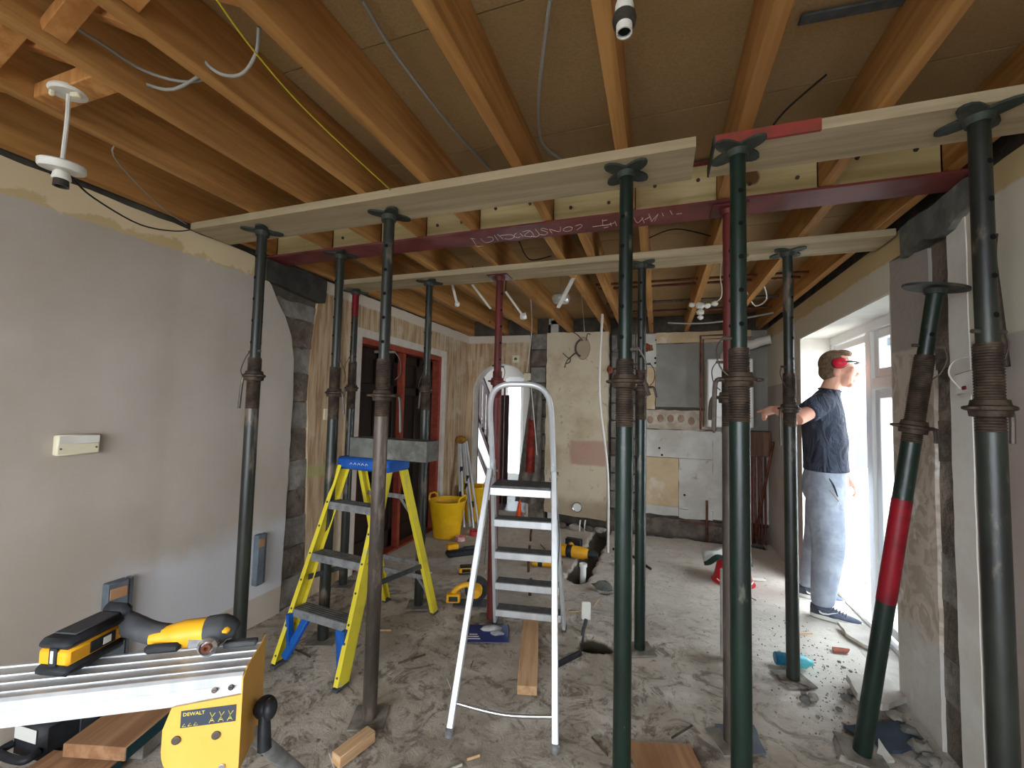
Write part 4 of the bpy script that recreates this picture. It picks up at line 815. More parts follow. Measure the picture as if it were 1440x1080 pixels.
# ------------------------------------------------------------------ fittings on the end wall
def plate(label, px, py, y, s, m, knob=None, cat='socket'):
    p = ony(px, py, y); t = thing('wall_box', label, cat, p); mb = MB(); box(mb, (0, -.012, 0), (s, .024, s), None, .004); obj('plate', mb, m, t)
    mb = MB(); (rock(mb, (0, -.026, 0), .022, (1, .3, .8), 3) if knob else box(mb, (0, -.026, 0), (.02, .006, .03), None, .002)); obj('wire_stub' if knob else 'rocker', mb, m_brown if knob else m_white, t)
plate('open back box with wires above the arch', 726, 505, YC, .095, m_cream, 1)
plate('cream pull switch box on the pier beside the arch', 742, 530, YC, .09, m_cream)
p = ony(820, 490, YC); rs = thing('ceiling_rose', 'round brown ring with wires on the chimney plaster', 'fitting', p)
mb = MB(); lathe(mb, [(0, 0), (.085, 0), (.09, .012), (.085, .025), (.06, .02), (0, .02)], 26, SCL(1, 1, 1.6) @ RX(PI/2)); obj('disc', mb, m_breast, rs)
mb = MB(); tube(mb, [(-.088*math.cos(g), -.045, .13*0+.105*math.sin(g)) for g in [-1.3+2.6*i/14 for i in range(15)]], .012, 8); obj('dark_rim', mb, m_brown, rs)
for k, l in enumerate(([(-.08, -.03, -.05), (-.16, -.05, -.12), (-.2, -.05, -.1), (-.24, -.06, -.06)], [(-.1, -.03, -.06), (-.19, -.06, -.16), (-.22, -.04, -.24)], [(0, -.03, .09), (-.06, -.04, .16), (-.12, -.05, .2)], [(.04, -.03, .09), (.06, -.05, .17), (.1, -.05, .16)], [(-.15, -.05, -.11), (-.15, -.06, -.17), (-.2, -.05, -.19)])):
    mb = MB(); tube(mb, smoothpts(l), .006, 6); obj('wire', mb, m_brown, rs)
p = ony(812, 713, YC); dg = thing('gas_dial', 'round white dial at the foot of the chimney plaster', 'dial', p)
mb = MB(); lathe(mb, [(0, 0), (.06, 0), (.062, .02), (.055, .028), (.05, .024), (0, .024)], 24, RX(PI/2)); obj('case', mb, m_chrome, dg); mb = MB(); lathe(mb, [(.05, .0245), (.05, .026), (0, .026)], 24, RX(PI/2)); obj('face', mb, m_paper, dg)
p = ony(855, 520, YC-.03); o = obj('clay_pipe_end', rock(MB(), (0, 0, 0), .05, (.8, .6, 1), 8), m_brickred); o.location = (p.x+.02, YC-.02, p.z); tag(o, 'orange clay lump beside the white conduit', 'lump')
mb = MB(); p, q = ony(848, 408, 4.42), onz(855, 778); tube(mb, smoothpts([(q.x, q.y, .01), (q.x-.01, q.y-.02, .8), (p.x-.02, 4.38, 1.6), (p.x, 4.4, 2.41)]), .013, 10); tag(obj('conduit_pole', mb, m_cablew), 'long white conduit standing from floor to joists by the chimney plaster', 'conduit')
# boiler and pipes
bo = thing('boiler', 'white wall boiler on the grey plaster', 'boiler', (.74, YB, 1.26))
mb = MB(); box(mb, (0, -.165, .375), (.45, .30, .75), None, .012); obj('case', mb, m_white, bo)
mb = MB(); box(mb, (.0, -.319, .43), (.43, .008, .62), None, .003); obj('front_panel', mb, m_pvc, bo)
mb = MB(); box(mb, (.0, -.319, .055), (.43, .008, .09), None, .003); obj('control_panel', mb, m_paper, bo)
for x in (-.14, -.05, .05, .14): mb = MB(); tube(mb, [(x, -.12, 0), (x, -.12, -.07)], .012, 10); obj('pipe_tail', mb, m_brown, bo)
mb = MB(); lathe(mb, [(.075, 0), (.075, .07), (.06, .09), (.05, .09), (.05, .14)], 20, T(.0, -.16, .75)); obj('flue_collar', mb, m_white, bo)
def run(label, pts, r=.011, m=None, name='copper_pipe', cat='pipe', group=None, k=1):
    mb = MB(); pts = smoothpts(pts, 5) if k > 1 else pts; tube(mb, pts, r, 10); return tag(obj(name, mb, m or m_copper), label, cat, group)
y_ = YB-.06
a, b, c_, d_ = ony(1040, 470, y_), ony(985, 472, y_), ony(985, 604, y_), ony(1003, 606, y_)
run('copper pipe bent around the boiler from ceiling to underside', [a, b, c_, d_])
a, b, c_ = ony(1035, 475, y_), ony(989, 477, y_), ony(989, 600, y_); run('thinner inner copper pipe running beside the boiler', [a, b, c_], .007)
mb = MB(); run('white flue pipe running from the boiler to the side wall', [(.74, 5.235, 2.10), (.78, 5.235, 2.155), (.95, 5.235, 2.165), (1.05, 5.2, 2.20), (1.15, 5.17, 2.22)], .05, m_white, 'flue_pipe', 'flue', k=5)
for i in range(5): run('vertical copper pipe in the bundle below the wooden box', [(.985+i*.032, y_-.02+.015*(i % 2), .0), (.985+i*.032, y_-.02+.015*(i % 2), .95+.02*i)], .011, m_copper if i % 2 else m_redprop, group='pipes under the boiler')
o = obj('pipe_box', box(MB(), (0, 0, 0), (.22, .18, .27), None, .006), wood('rusty_brown_box', (120, 90, 68), (84, 60, 46), 2)); o.location = (1.04, YB-.1, 1.09); tag(o, 'brown wooden pipe box under the boiler corner', 'box')
a, b = ony(1095, 613, 4.9), onz(1062, 765); run('loose copper pipe leaning beside the pipe bundle', [(1.12, 5.0, 1.13), (b.x, b.y+.05, .0)], .015)
a, b, c_ = ony(994, 704, y_), ony(994, 752, y_), ony(955, 733, y_); run('short copper stub rising from the trench at the end wall', [a, (a.x, y_, -.08)], .013); run('thin copper pipe along the foot of the end wall', [c_, ony(994, 738, y_), ony(1025, 742, y_)], .008)
for k, (px, py, h) in enumerate([(743, 795, .22), (746, 752, .12), (745, 828, .12), (815, 738, .12), (822, 738, .12), (737, 728, .1)]):
    q = onz(px, py+8); run(('short copper' if k < 3 else 'short white')+' pipe stub rising from the concrete floor', [(q.x, q.y, -.12 if k > 2 else -.03), (q.x, q.y, h*.5), (q.x+.008, q.y, h)], .012 if k < 3 else .009, m_copper if k < 3 else m_cablew, 'pipe_stub', group='pipe stubs in the floor')
a = onz(1020, 925); run('pale grey plastic pipe standing on end behind the green prop', [(a.x+.005, a.y, .001), (a.x+.005, a.y, .5)], .032, mat('pale_grey_plastic', (176, 174, 168), (150, 148, 142), 5, rough=.6), 'waste_pipe')
a = onz(820, 805); mb = MB(); tube(mb, [(a.x, a.y, -.1), (a.x, a.y, .07)], .026, 16); lathe(mb, [(.034, .05), (.034, .075), (.028, .078), (0, .07)], 16, T(a.x, a.y, 0)); tag(obj('drain_stub', mb, m_paper), 'white capped drain stub in a floor hole', 'pipe')
# dark pipes and cables in the far ceiling
for i, (y, z, r, m) in enumerate([(3.55, 2.47, .011, m_copper), (3.75, 2.49, .011, m_copper), (4.35, 2.50, .014, m_brown), (4.62, 2.46, .011, m_copper), (4.85, 2.52, .016, m_brown)]):
    run(('dark pipe' if m is m_brown else 'copper pipe')+' threaded through the far joists', [(-.5, y, z), (XR-.02, y+.06, z)], r, m, 'joist_pipe', group='pipes through the far joists')
def cable(label, pts, r, m, group=None): return run(label, pts, r, m, 'cable', 'cable', group, 6)
cable('grey cable running through the joists by the herringbone struts', [(-1.572, .5, 2.46), (-1.545, .7, 2.455), (-1.53, .82, 2.45), (-1.40, .87, 2.42), (-1.28, .90, 2.45)], .0045, m_cableg)
cable('second grey cable beside the herringbone struts', [(-1.58, .84, 2.44), (-1.45, .86, 2.40), (-1.28, .87, 2.45)], .005, m_cableg)
cable('grey cable loop hanging between the joists', [(-1.26, .80, 2.47), onz(283, 80, 2.42), onz(310, 104, 2.37), onz(340, 104, 2.38), onz(360, 75, 2.41), onz(364, 38, 2.44)], .0048, m_cableg)
cable('long grey cable hanging under the chipboard deck', [onz(510, 0, 2.55), onz(545, 60, 2.54), onz(590, 122, 2.52), onz(640, 185, 2.53), onz(695, 245, 2.55)], .006, m_cableg)
cable('pale cable dangling by the lamp holder joist', [onz(774, 0, 2.55), onz(766, 60, 2.53), onz(758, 140, 2.52), onz(762, 200, 2.54), onz(790, 225, 2.56)], .0065, m_cableg)
cable('thin yellow earth wire slanting below the joists', [onz(305, 0, 2.372), onz(360, 75, 2.368), onz(440, 165, 2.366), onz(550, 268, 2.368)], .0025, m_wirey)
cable('thin grey wire on the joist beside the painted wall', [(-1.935, 1.0, 2.42), onz(160, 220, 2.37), onz(225, 290, 2.36), onz(262, 315, 2.36)], .003, m_cableg)
cable('thin dark wire looping from the pendant to the scaffold board', [onz(100, 248, 2.12), (-1.82, .86, 2.1), (-2.0, 1.1, 2.13), (-2.2, 1.35, 2.23), (-2.36, 1.53, 2.33)], .003, m_cableb)
cable('black wire poking up beside the red painted board', [onz(1088, 175, 2.40), onz(1110, 150, 2.47), onz(1162, 105, 2.55)], .0035, m_cableb)
cable('black wires bowed between joists beyond the beam', [onz(912, 335, 2.45), onz(950, 322, 2.5), onz(1000, 332, 2.47)], .0035, m_cableb)
cable('black wire bowed below the deck beyond the beam', [onz(730, 340, 2.44), onz(745, 365, 2.43), onz(775, 360, 2.44)], .004, m_cableb)
cable('white wire coil above the garden side of the far board', [onz(1072, 395, 2.40), onz(1078, 420, 2.36), onz(1062, 430, 2.36), onz(1050, 410, 2.42)], .005, m_cablew)
cable('grey cable bundle along the far joist ends', [(.1, 4.75, 2.36), (.4, 4.7, 2.33), (.75, 4.72, 2.36), (1.13, 4.6, 2.40)], .009, m_cableg)
cable('black cable looping beneath the far joists', [onz(975, 450, 2.40), onz(990, 457, 2.36), onz(1010, 448, 2.40)], .006, m_cableb)
cable('white cord from the joists to the pull switch by the arch', [onz(746, 415, 2.40), ony(748, 460, 4.9), ony(744, 500, 5.1), ony(741, 523, YC-.03)], .006, m_cablew)
cable('thin white cord hanging to the round ring', [onz(816, 400, 2.44), ony(820, 440, 5.0), ony(822, 468, YC-.03)], .003, m_cablew)
cable('white cable hanging beside the coat', [ony(747, 545, 5.02), ony(752, 600, 5.02), ony(755, 640, 5.02)], .006, m_cablew)
o = obj('metal_strip', box(MB(), (0, 0, 0), (.27, .035, .008), None, .002), mat('galvanised_strip', (92, 98, 100), (76, 80, 82), 30, rough=.6, metal=.3)); o.location = (.52, 1.375, 2.562); o.rotation_euler = (0, 0, .06); tag(o, 'grey galvanised strip fixed to the chipboard deck', 'metal strip')

# ------------------------------------------------------------------ pendants and lamp holders
pd = thing('pendant_light', 'white ceiling pendant hanging from an open rose near the painted wall', 'pendant light', (-1.76, .75, 2.05))
mb = MB(); lathe(mb, [(0, 0), (.044, 0), (.048, .008), (.044, .016), (.02, .018), (0, .018)], 22, T(0, 0, .322) @ RX(.12)); rb = obj('rose_base', mb, m_white, pd)
mb = MB(); box(mb, (.038, -.01, .312), (.03, .02, .016), RZ(.3), .004); box(mb, (-.02, -.03, .312), (.012, .012, .02), None, .003); obj('terminal', mb, m_cream, rb)
mb = MB(); tube(mb, smoothpts([(.0, 0, .325), (.004, 0, .25), (-.006, .003, .18), (-.004, 0, .09)]), .006, 8); obj('flex', mb, m_cablew, pd)
mb = MB(); lathe(mb, [(0, .0), (.052, .0), (.055, .004), (.055, .022), (.05, .026), (.012, .03), (0, .03)], 26, T(0, 0, .075) @ RX(.1) @ RY(.12)); obj('rose_cover', mb, m_white, pd)
mb = MB(); lathe(mb, [(0, .035), (.010, .035), (.02, .02), (.023, .004), (.02, 0)], 18, T(0, 0, .045)); obj('lamp_holder', mb, m_white, pd)
mb = MB(); lathe(mb, [(.018, .022), (.019, 0), (.015, 0), (.013, .015), (0, .015)], 18, T(0, 0, .024)); obj('socket', mb, m_bulb, pd)
ph = onz(878, 22, 2.27)
lh = thing('lamp_holder', 'white and black lamp holder hanging beside a joist', 'lamp holder', (ph.x, ph.y, 2.23))
mb = MB(); lathe(mb, [(0, .075), (.016, .075), (.02, .06), (.021, .035), (.0, .035)], 18); obj('cap', mb, m_white, lh)
mb = MB(); lathe(mb, [(.024, .04), (.026, .03), (.024, .02), (.018, .018)], 18); obj('skirt_ring', mb, m_bulb, lh)
mb = MB(); lathe(mb, [(.017, .03), (.017, 0), (.014, 0), (.0135, .025), (0, .025)], 18); obj('sleeve', mb, m_white, lh)
mb = MB(); lathe(mb, [(.0125, .006), (.011, .004), (0, .006)], 14); obj('socket_opening', mb, m_hole, lh)
mb = MB(); tube(mb, [(0, 0, .07), (.01, .01, .2), (.02, .02, .33)], .005, 8); obj('flex', mb, m_cablew, lh)
def hang(label, pts, r, m, tip=None, name='hanging_bracket'):
    t = thing(name, label, 'bracket', pts[0]); mb = MB(); tube(mb, [pts[0], (pts[0][0], pts[0][1], ZD)], .004, 6); obj('drop_wire', mb, m_cableb, t, True); mb = MB(); bar(mb, pts[0], pts[1], r*2, r*1.2); obj('strip', mb, m, t, True)
    if tip: mb = MB(); rock(mb, pts[1], tip, (1, .8, 1.1), len(label), 2, .5); obj('tip', mb, m, t, True)
hang('white clip with cable ends hanging under the far board near the red taped prop', [onz(636, 400, 2.40), ony(643, 428, 3.02)], .009, m_white, .022)
hang('slanting white batten between the far joists', [onz(664, 400, 2.42), ony(690, 434, 3.3)], .008, m_white)
hang('slanting white batten with broken connector by the red-brown prop', [onz(711, 410, 2.40), ony(736, 445, 3.4)], .008, m_white, .03)
hang('thick white tube slanting beside a clear cover in the far ceiling', [onz(808, 387, 2.39), ony(785, 432, 3.35)], .014, m_white)
o = obj('clear_cover', tube(lathe(MB(), [(.075, .03), (.08, 0), (.065, -.03), (0, -.04)], 18), [(.0, 0, -.035), (0, 0, ZD-ony(789, 421, 3.5).z)], .006, 6), mat('clear_plastic', (190, 190, 180), rough=.25, trans=.6)); o.location = ony(789, 421, 3.5); tag(o, 'clear plastic cover hanging by the thick white tube', 'cover')
sp = thing('spot_cluster', 'white cluster of old lamp fittings hanging below a far joist', 'lamp', ony(985, 430, 3.5))
for k, (d, r) in enumerate([((0, 0, 0), .03), ((-.06, 0, .01), .022), ((.05, .01, .0), .024), ((.1, 0, .01), .022), ((0, 0, -.05), .026), ((.0, 0, -.09), .02)]): mb = MB(); rock(mb, d, r, (1.1, 1, .9), k+2, 2, .3); obj('fitting', mb, m_white, sp)
mb = MB(); tube(mb, smoothpts([(.09, 0, .01), (.14, 0, .05), (.15, 0, .12), (.14, 0, .2), (.14, 0, ZD-ony(985, 430, 3.5).z)]), .004, 6); obj('flex', mb, m_cablew, sp)
p = onx(1372, 536, XR-.055); fs = thing('fused_spur', 'white socket box with red switch dangling by the dark green prop', 'socket', p)
mb = MB(); box(mb, (0, 0, 0), (.035, .17, .085), RX(-.12), .006); obj('box', mb, m_white, fs); mb = MB(); box(mb, (-.019, .03, -.02), (.006, .02, .014), RX(-.12), .002); obj('red_switch', mb, m_redtape, fs)
mb = MB(); tube(mb, smoothpts([(-.015, .05, -.03), (-.04, .07, .03), (-.03, .06, .08), (-.02, .0, .09), (.01, -.06, .08)]), .003, 6); obj('lead', mb, m_cablew, fs)
p = onx(1414, 390, XR-.04); run('bent rusty bar sticking up behind the dark green prop', [(XR-.03, 1.92, 1.60), (XR-.04, 1.93, 1.85), (XR-.06, 1.91, 1.98), (XR-.06, 1.90, 2.06)], .012, m_rust, 'bent_bar', 'bar', k=5)

# ------------------------------------------------------------------ tools and bits on the floor
def battery(label, x, y, rz, s=1.0):
    t = thing('battery_pack', label, 'battery', (x, y, 0), rz); mb = MB(); box(mb, (0, 0, .03*s), (.12*s, .075*s, .045*s), None, .008); obj('body', mb, m_dwy, t)
    mb = MB(); box(mb, (0, 0, .008*s), (.122*s, .077*s, .015*s), None, .005); box(mb, (0, 0, .058*s), (.1*s, .06*s, .016*s), None, .005); obj('case', mb, m_blk, t)
    mb = MB(); box(mb, (0, -.0375*s, .032*s), (.07*s, .004, .028*s), None, .003); obj('window', mb, m_blk, t)
q = onz(655, 806); battery('amber battery pack on the floor nearest the black charger', q.x, q.y, .5)
q = onz(640, 782); ch = thing('charger', 'black charger with an amber battery clipped on, on the floor', 'charger', (q.x, q.y, 0), .75)
mb = MB(); box(mb, (.06, 0, .03), (.30, .1, .06), None, .02); obj('base', mb, m_blk, ch); mb = MB(); box(mb, (-.02, .03, .085), (.11, .07, .05), None, .008); obj('battery', mb, m_dwy, ch); mb = MB(); box(mb, (.14, .0, .065), (.12, .05, .02), None, .008); obj('top_rib', mb, m_dgrey, ch)
def drill(label, x, y, rz, s=1.0):
    t = thing('cordless_drill', label, 'power tool', (x, y, 0), rz)
    mb = MB(); tube(mb, [(-.1*s, 0, .04*s), (-.08*s, 0, .04*s), (.06*s, 0, .04*s), (.09*s, 0, .04*s)], [.03*s, .038*s, .038*s, .028*s], 14); obj('body', mb, m_dwy, t)
    mb = MB(); tube(mb, [(.09*s, 0, .04*s), (.13*s, 0, .04*s), (.15*s, 0, .04*s)], [.026*s, .026*s, .014*s], 14); obj('chuck', mb, m_blk, t)
    mb = MB(); tube(mb, [(-.05*s, 0, .035*s), (-.06*s, .08*s, .032*s), (-.065*s, .14*s, .032*s)], [.024*s, .022*s, .022*s], 10); hnd = obj('handle', mb, m_dwy, t)
    mb = MB(); box(mb, (-.055*s, .17*s, .036*s), (.11*s, .045*s, .07*s), None, .008); obj('battery', mb, m_blk, t); mb = MB(); box(mb, (-.03*s, .05*s, .036*s), (.02*s, .03*s, .02*s), None, .005); obj('trigger', mb, m_blk, hnd)
    mb = MB(); lathe(mb, [(.0385*s, -.02*s), (.0395*s, -.018*s), (.0395*s, .015*s), (.0385*s, .017*s)], 14, T(-.03*s, 0, .04*s) @ RY(PI/2)); obj('band', mb, m_blk, t)
q = onz(765, 797); drill('amber cordless drill lying under the aluminium ladder treads', q.x, q.y, .2, 1.1)
q = onz(812, 792); drill('larger amber drill lying beside the drain stub', q.x-.05, q.y+.12, -.1, 1.5)
q = onz(652, 846); sw_ = thing('cordless_saw', 'amber and black cordless circular saw on the floor by the red-brown prop', 'power tool', (q.x, q.y, 0), .35)
mb = MB(); lathe(mb, [(0, -.02), (.085, -.02), (.085, .02), (0, .02)], 24, T(.09, .02, .09) @ RX(PI/2)); obj('guard', mb, m_blk, sw_)
mb = MB(); box(mb, (.05, -.03, .004), (.24, .12, .008), None, .002); obj('sole', mb, m_dgrey, sw_)
mb = MB(); tube(mb, [(.09, .0, .09), (.09, -.05, .09), (.09, -.09, .09)], [.045, .045, .03], 14); obj('motor', mb, m_dwy, sw_)
mb = MB(); tube(mb, smoothpts([(.08, -.02, .11), (.02, -.02, .13), (-.05, -.02, .1), (-.08, -.02, .06)]), .02, 10); obj('handle', mb, m_dwy, sw_)
mb = MB(); box(mb, (-.07, -.03, .045), (.10, .075, .06), None, .008); bb = obj('battery', mb, m_dwy, sw_); mb = MB(); box(mb, (-.07, -.068, .045), (.065, .004, .035), None, .003); obj('battery_window', mb, m_blk, bb)
for (px, py, lab, m) in ((647, 760, 'pink and white roll of tape on the floor by the tub', mat('pink_tape', (206, 110, 120), (230, 190, 190), 30, rough=.6)), (667, 752, 'small red roll of tape on the floor by the tubs', mat('red_roll', (200, 60, 66), rough=.6))):
    q = onz(px, py); o = obj('tape_roll', lathe(MB(), [(.026, 0), (.055, 0), (.055, .045), (.026, .045), (.026, 0)], 22), m); o.location = (q.x, q.y, 0); tag(o, lab, 'tape')
q = onz(704, 778); o = obj('blue_cap', lathe(MB(), [(.02, 0), (.035, 0), (.03, .05), (.016, .06), (0, .06)], 14), mat('navy_plastic', (34, 44, 90), rough=.5)); o.location = (q.x, q.y, 0); tag(o, 'small navy plastic cap on the floor under the ladder', 'cap')
# blister pack
q = onz(684, 891); bp = thing('blister_pack', 'flat blue blister card with white parts on the floor', 'packaging', (q.x, q.y, 0), .35)
mb = MB(); box(mb, (0, 0, .003), (.28, .20, .004), None, .001); obj('card', mb, mat('blue_card', (34, 58, 130), (28, 46, 110), 4, rough=.4), bp)
mb = MB(); rock(mb, (.03, .03, .018), .06, (1.2, .55, .25), 3); rock(mb, (.07, -.02, .014), .04, (1.1, .5, .3), 5); tag(obj('blister', mb, mat('clear_blister', (196, 196, 196), (150, 150, 150), 14, rough=.2), bp), kind='stuff')
mb = MB()
for i in range(3): box(mb, (-.08, -.07+i*.025, .0056), (.09-.02*i, .008, .001))
tag(obj('print', mb, m_paper, bp), kind='stuff')
# planks
a, b = onz(741, 978), onz(747, 876)
pk_ = thing('timber_plank', 'pale timber plank lying on the floor inside the ladder legs', 'timber', ((a.x+b.x)/2, (a.y+b.y)/2, 0), math.atan2(b.y-a.y, b.x-a.x)-PI/2); L_ = (b-a).length
mb = MB(); box(mb, (0, 0, .022), (.1, L_, .044), None, .003); obj('plank', mb, m_offcut, pk_)
mb = MB(); lathe(mb, [(.01, 0), (.01, .001), (0, .001)], 8, T(.02, L_/2-.04, .044)); obj('knot', mb, m_brown, pk_)
q = onz(515, 1035); o = obj('timber_block', box(MB(), (0, 0, .024), (.055, .17, .046), None, .003), m_offcut); o.location = (q.x+.01, q.y-.09, 0); o.rotation_euler = (0, 0, -.25); tag(o, 'small pale timber block at the foot of the brown prop', 'timber')
for lab, x, y, rz_, l in (('brown board edge lying beside the glossy green prop foot', onz(938, 1080).x, onz(938, 1080).y, .3, .26),):
    o = obj('board_piece', box(MB(), (0, 0, .012), (l, .2, .022), None, .002), m_wood2); o.location = (x, y, 0); o.rotation_euler = (0, 0, rz_); tag(o, lab, 'board')
# white valve tag and cable at the hole
q = onz(824, 882); vt = thing('cable_outlet', 'white cable outlet sticking out of a floor hole', 'outlet', (q.x, q.y, 0), .2)
mb = MB(); box(mb, (0, 0, .10), (.06, .02, .11), RX(-.15), .006); obj('plate', mb, m_white, vt); mb = MB(); tube(mb, smoothpts([(0, .0, .05), (-.01, -.03, .02), (-.02, -.07, .015), (-.03, -.12, -.05)]), .012, 8); obj('conduit', mb, m_dgrey, vt)
q = onz(798, 930); o = obj('chisel', bar(MB(), (0, 0, .012), (.12, .19, .012), .03, .02, (0, 0, 1), .004), m_blk); o.location = (q.x-.06, q.y-.1, 0); tag(o, 'black handled chisel on the floor by the ladder leg', 'chisel')
q = onz(848, 830); o = obj('valve', rock(MB(), (0, 0, .03), .06, (1.2, .7, .6), 9, 2, .5), m_lintel); o.location = (q.x, q.y, 0); tag(o, 'lump of broken pipe and mortar in the floor', 'lump')
o = obj('black_hose', tube(MB(), smoothpts([onz(862, 772, .02), onz(880, 776, .03), onz(900, 790, .02), onz(915, 800, .02)]), .012, 8), m_cableb); tag(o, 'black hose on the floor behind the glossy green prop', 'hose')
o = obj('white_trunking', box(MB(), (0, 0, .012), (.14, .03, .02), None, .003), m_white); q = onz(868, 795); o.location = (q.x, q.y, 0); o.rotation_euler = (0, 0, -.9); tag(o, 'short piece of white trunking on the floor by the hose', 'trunking')
# red bucket with rubble sack, paper
q = onz(1022, 822); rb_ = thing('red_bucket', 'upturned red bucket under a plastic sack', 'bucket', (q.x+.06, q.y+.1, 0))
mb = MB(); lathe(mb, [(.17, 0), (.155, .01), (.15, .02), (.11, .2), (.105, .205), (0, .205)], 26); obj('body', mb, mat('red_plastic', (190, 30, 44), (160, 26, 38), 5, rough=.4), rb_); mb = MB(); tube(mb, [(.152*math.cos(g), .152*math.sin(g), .05+.04*math.sin(g)) for g in [-2.6+2.2*i/12 for i in range(13)]], .005, 6); obj('handle', mb, m_paper, rb_)
m_sack = NT('sack_print'); m_sack.col = lin((214, 222, 220)); m_sack.over((36, 60, 54), [(1, -1, -.045, .005)], 8, .006); m_sack.bump(m_sack.noise(14), .3, .02); m_sack = m_sack.fin(.5)
sk = thing('rubble_sack', 'white and dark green plastic sack draped on the red bucket', 'sack', (q.x+.06, q.y+.1, .21)); mb = MB(); n = 16; vs = []
for j in range(n+1):
    for i in range(n+1):
        u, v = i/n-.5, j/n-.5; r2 = u*u+v*v; x, y = u*.36-.05, v*.30+.03; d = max(0, math.hypot(x, y)-.11); vs.append((x, y, .012-.55*d+.012*math.sin(u*14+v*5)+.03*(v+.5)*(1 if v > 0 else 0)))
mb.add(vs, [(j*(n+1)+i, j*(n+1)+i+1, (j+1)*(n+1)+i+1, (j+1)*(n+1)+i) for j in range(n) for i in range(n)]); o = obj('film', mb, m_sack, sk, sharp=80); md = o.modifiers.new('t', 'SOLIDIFY'); md.thickness = .002
q = onz(1062, 815); o = obj('paper_strip', box(MB(), (0, 0, .002), (.17, .06, .002)), m_paper); o.location = (q.x, q.y, .001); o.rotation_euler = (0, 0, .2); tag(o, 'white strip of paper on the floor behind the green prop', 'paper')
q = onz(1100, 948); cn = thing('plastic_bottle', 'blue and teal plastic bottle lying behind the prop foot', 'bottle', (q.x+.075, q.y+.10, .035), .1)
mb = MB(); tube(mb, [(-.09, 0, 0), (-.085, 0, 0), (-.01, 0, 0)], [.03, .034, .034], 16); obj('body', mb, mat('blue_bottle', (20, 80, 110), (60, 130, 150), 8, rough=.3), cn); mb = MB(); tube(mb, [(-.01, 0, 0), (.06, 0, 0), (.08, 0, 0), (.1, 0, 0)], [.034, .034, .02, .014], 16); obj('neck', mb, mat('teal_bottle', (90, 180, 190), rough=.3), cn)
o = obj('lead_strip', tube(MB(), smoothpts([onz(1093, 950, .01), onz(1100, 958, .008), onz(1115, 960, .008), onz(1138, 968, .008)]), .008, 8), m_brown); tag(o, 'bent brown strip curling round the prop foot', 'strip')
# rubble by the doorway
def slab(label, pts, z, th, m, tilt=(0, 0), name='broken_slab', cat='rubble', group=None, seed=0):
    P = [onz(x, y) for x, y in pts]; c = sum(P, Vector())/len(P); mb = MB(); prism(mb, jag([(p.x-c.x, p.y-c.y) for p in P], .006, .04, seed), 0, th); o = obj(name, mb, m, smooth=False); o.location = (c.x, c.y, z); o.rotation_euler = (tilt[0], tilt[1], 0); return tag(o, label, cat, group)
slab('pale broken mortar slab at the toe of the shoe', [(1178, 882), (1232, 893), (1250, 925), (1215, 912), (1190, 897)], .012, .022, m_pave, (.06, -.05), seed=1)
slab('broken plaster slab between leaning prop and pier', [(1190, 965), (1246, 950), (1278, 992), (1240, 1015), (1205, 1000)], .025, .03, m_pave, (-.1, .1), seed=2)
slab('dark slate sheet under the leaning prop', [(1186, 1024), (1265, 1020), (1305, 1056), (1240, 1062)], .004, .014, m_slate, (.02, -.03), 'slate_sheet', 'slate', seed=3)
slab('white triangular tile shard beside the leaning prop foot', [(1234, 1052), (1258, 1078), (1230, 1082)], .02, .012, m_tile, (.2, .1), 'tile_shard', 'shard', seed=4)
slab('flat grey stone slab at the leaning prop foot', [(1170, 1045), (1200, 1060), (1205, 1078), (1180, 1072)], .002, .03, m_rubble, (.1, .2), seed=5)
slab('brown tile sherd on the dusty floor near the shoe', [(1170, 912), (1195, 915), (1192, 919), (1172, 918)], .001, .01, m_brickred, (0, 0), 'tile_sherd', 'sherd', seed=6)
slab('thin grey sheet lying near the green prop', [(1005, 1020), (1060, 1022), (1078, 1062), (1045, 1062)], .001, .008, m_dg2, (0, 0), 'flat_sheet', 'sheet', seed=8)
rg = random.Random(11)
for i, (px, py, r) in enumerate([(1133, 988, .03), (1144, 985, .034), (1130, 978, .02), (1190, 985, .03), (1196, 976, .022), (1203, 990, .028), (1275, 990, .045), (1262, 1000, .035), (1290, 1020, .05), (1300, 1040, .04), (1312, 1062, .05), (1285, 1002, .03), (1272, 1012, .03), (1320, 1078, .04), (1150, 1010, .012), (1125, 966, .012), (1186, 940, .014), (1196, 945, .012), (1180, 932, .012), (1200, 955, .016), (1164, 938, .01), (1300, 1075, .03), (1180, 1000, .018)]):
    q = onz(px, py); r = r*.8; o = obj('rubble_stone', rock(MB(), (0, 0, 0), r, (1.1, .9, .65), i, 2, .45), m_rubble if i % 3 else m_lintel); o.location = (min(q.x, XR-.06-r), q.y, r*.55); o.rotation_euler = (0, 0, i); tag(o, 'broken grey stone among the rubble by the doorway pier', 'stone', 'rubble stones by the doorway')
for i in range(34):
    x, y = rg.uniform(-1.9, .95), rg.uniform(1.35, 4.3); l = rg.uniform(.05, .16)
    if floor_z(x, y) < -.02: continue
    o = obj('wood_splinter', bar(MB(), (-l/2, 0, .003), (l/2, 0, .004), rg.uniform(.004, .011), .004, (0, 0, 1)), (m_offcut, m_brown, m_pave)[i % 3]); o.location = (x, y, .001); o.rotation_euler = (0, 0, rg.uniform(0, 3)); tag(o, 'thin splinter lying on the dusty floor', 'splinter', 'splinters on the floor')
PROPS = [o_ for o_ in COL.objects if o_.name.startswith(('acrow_prop', 'red_bucket', 'slate_sheet'))]
mb = MB()
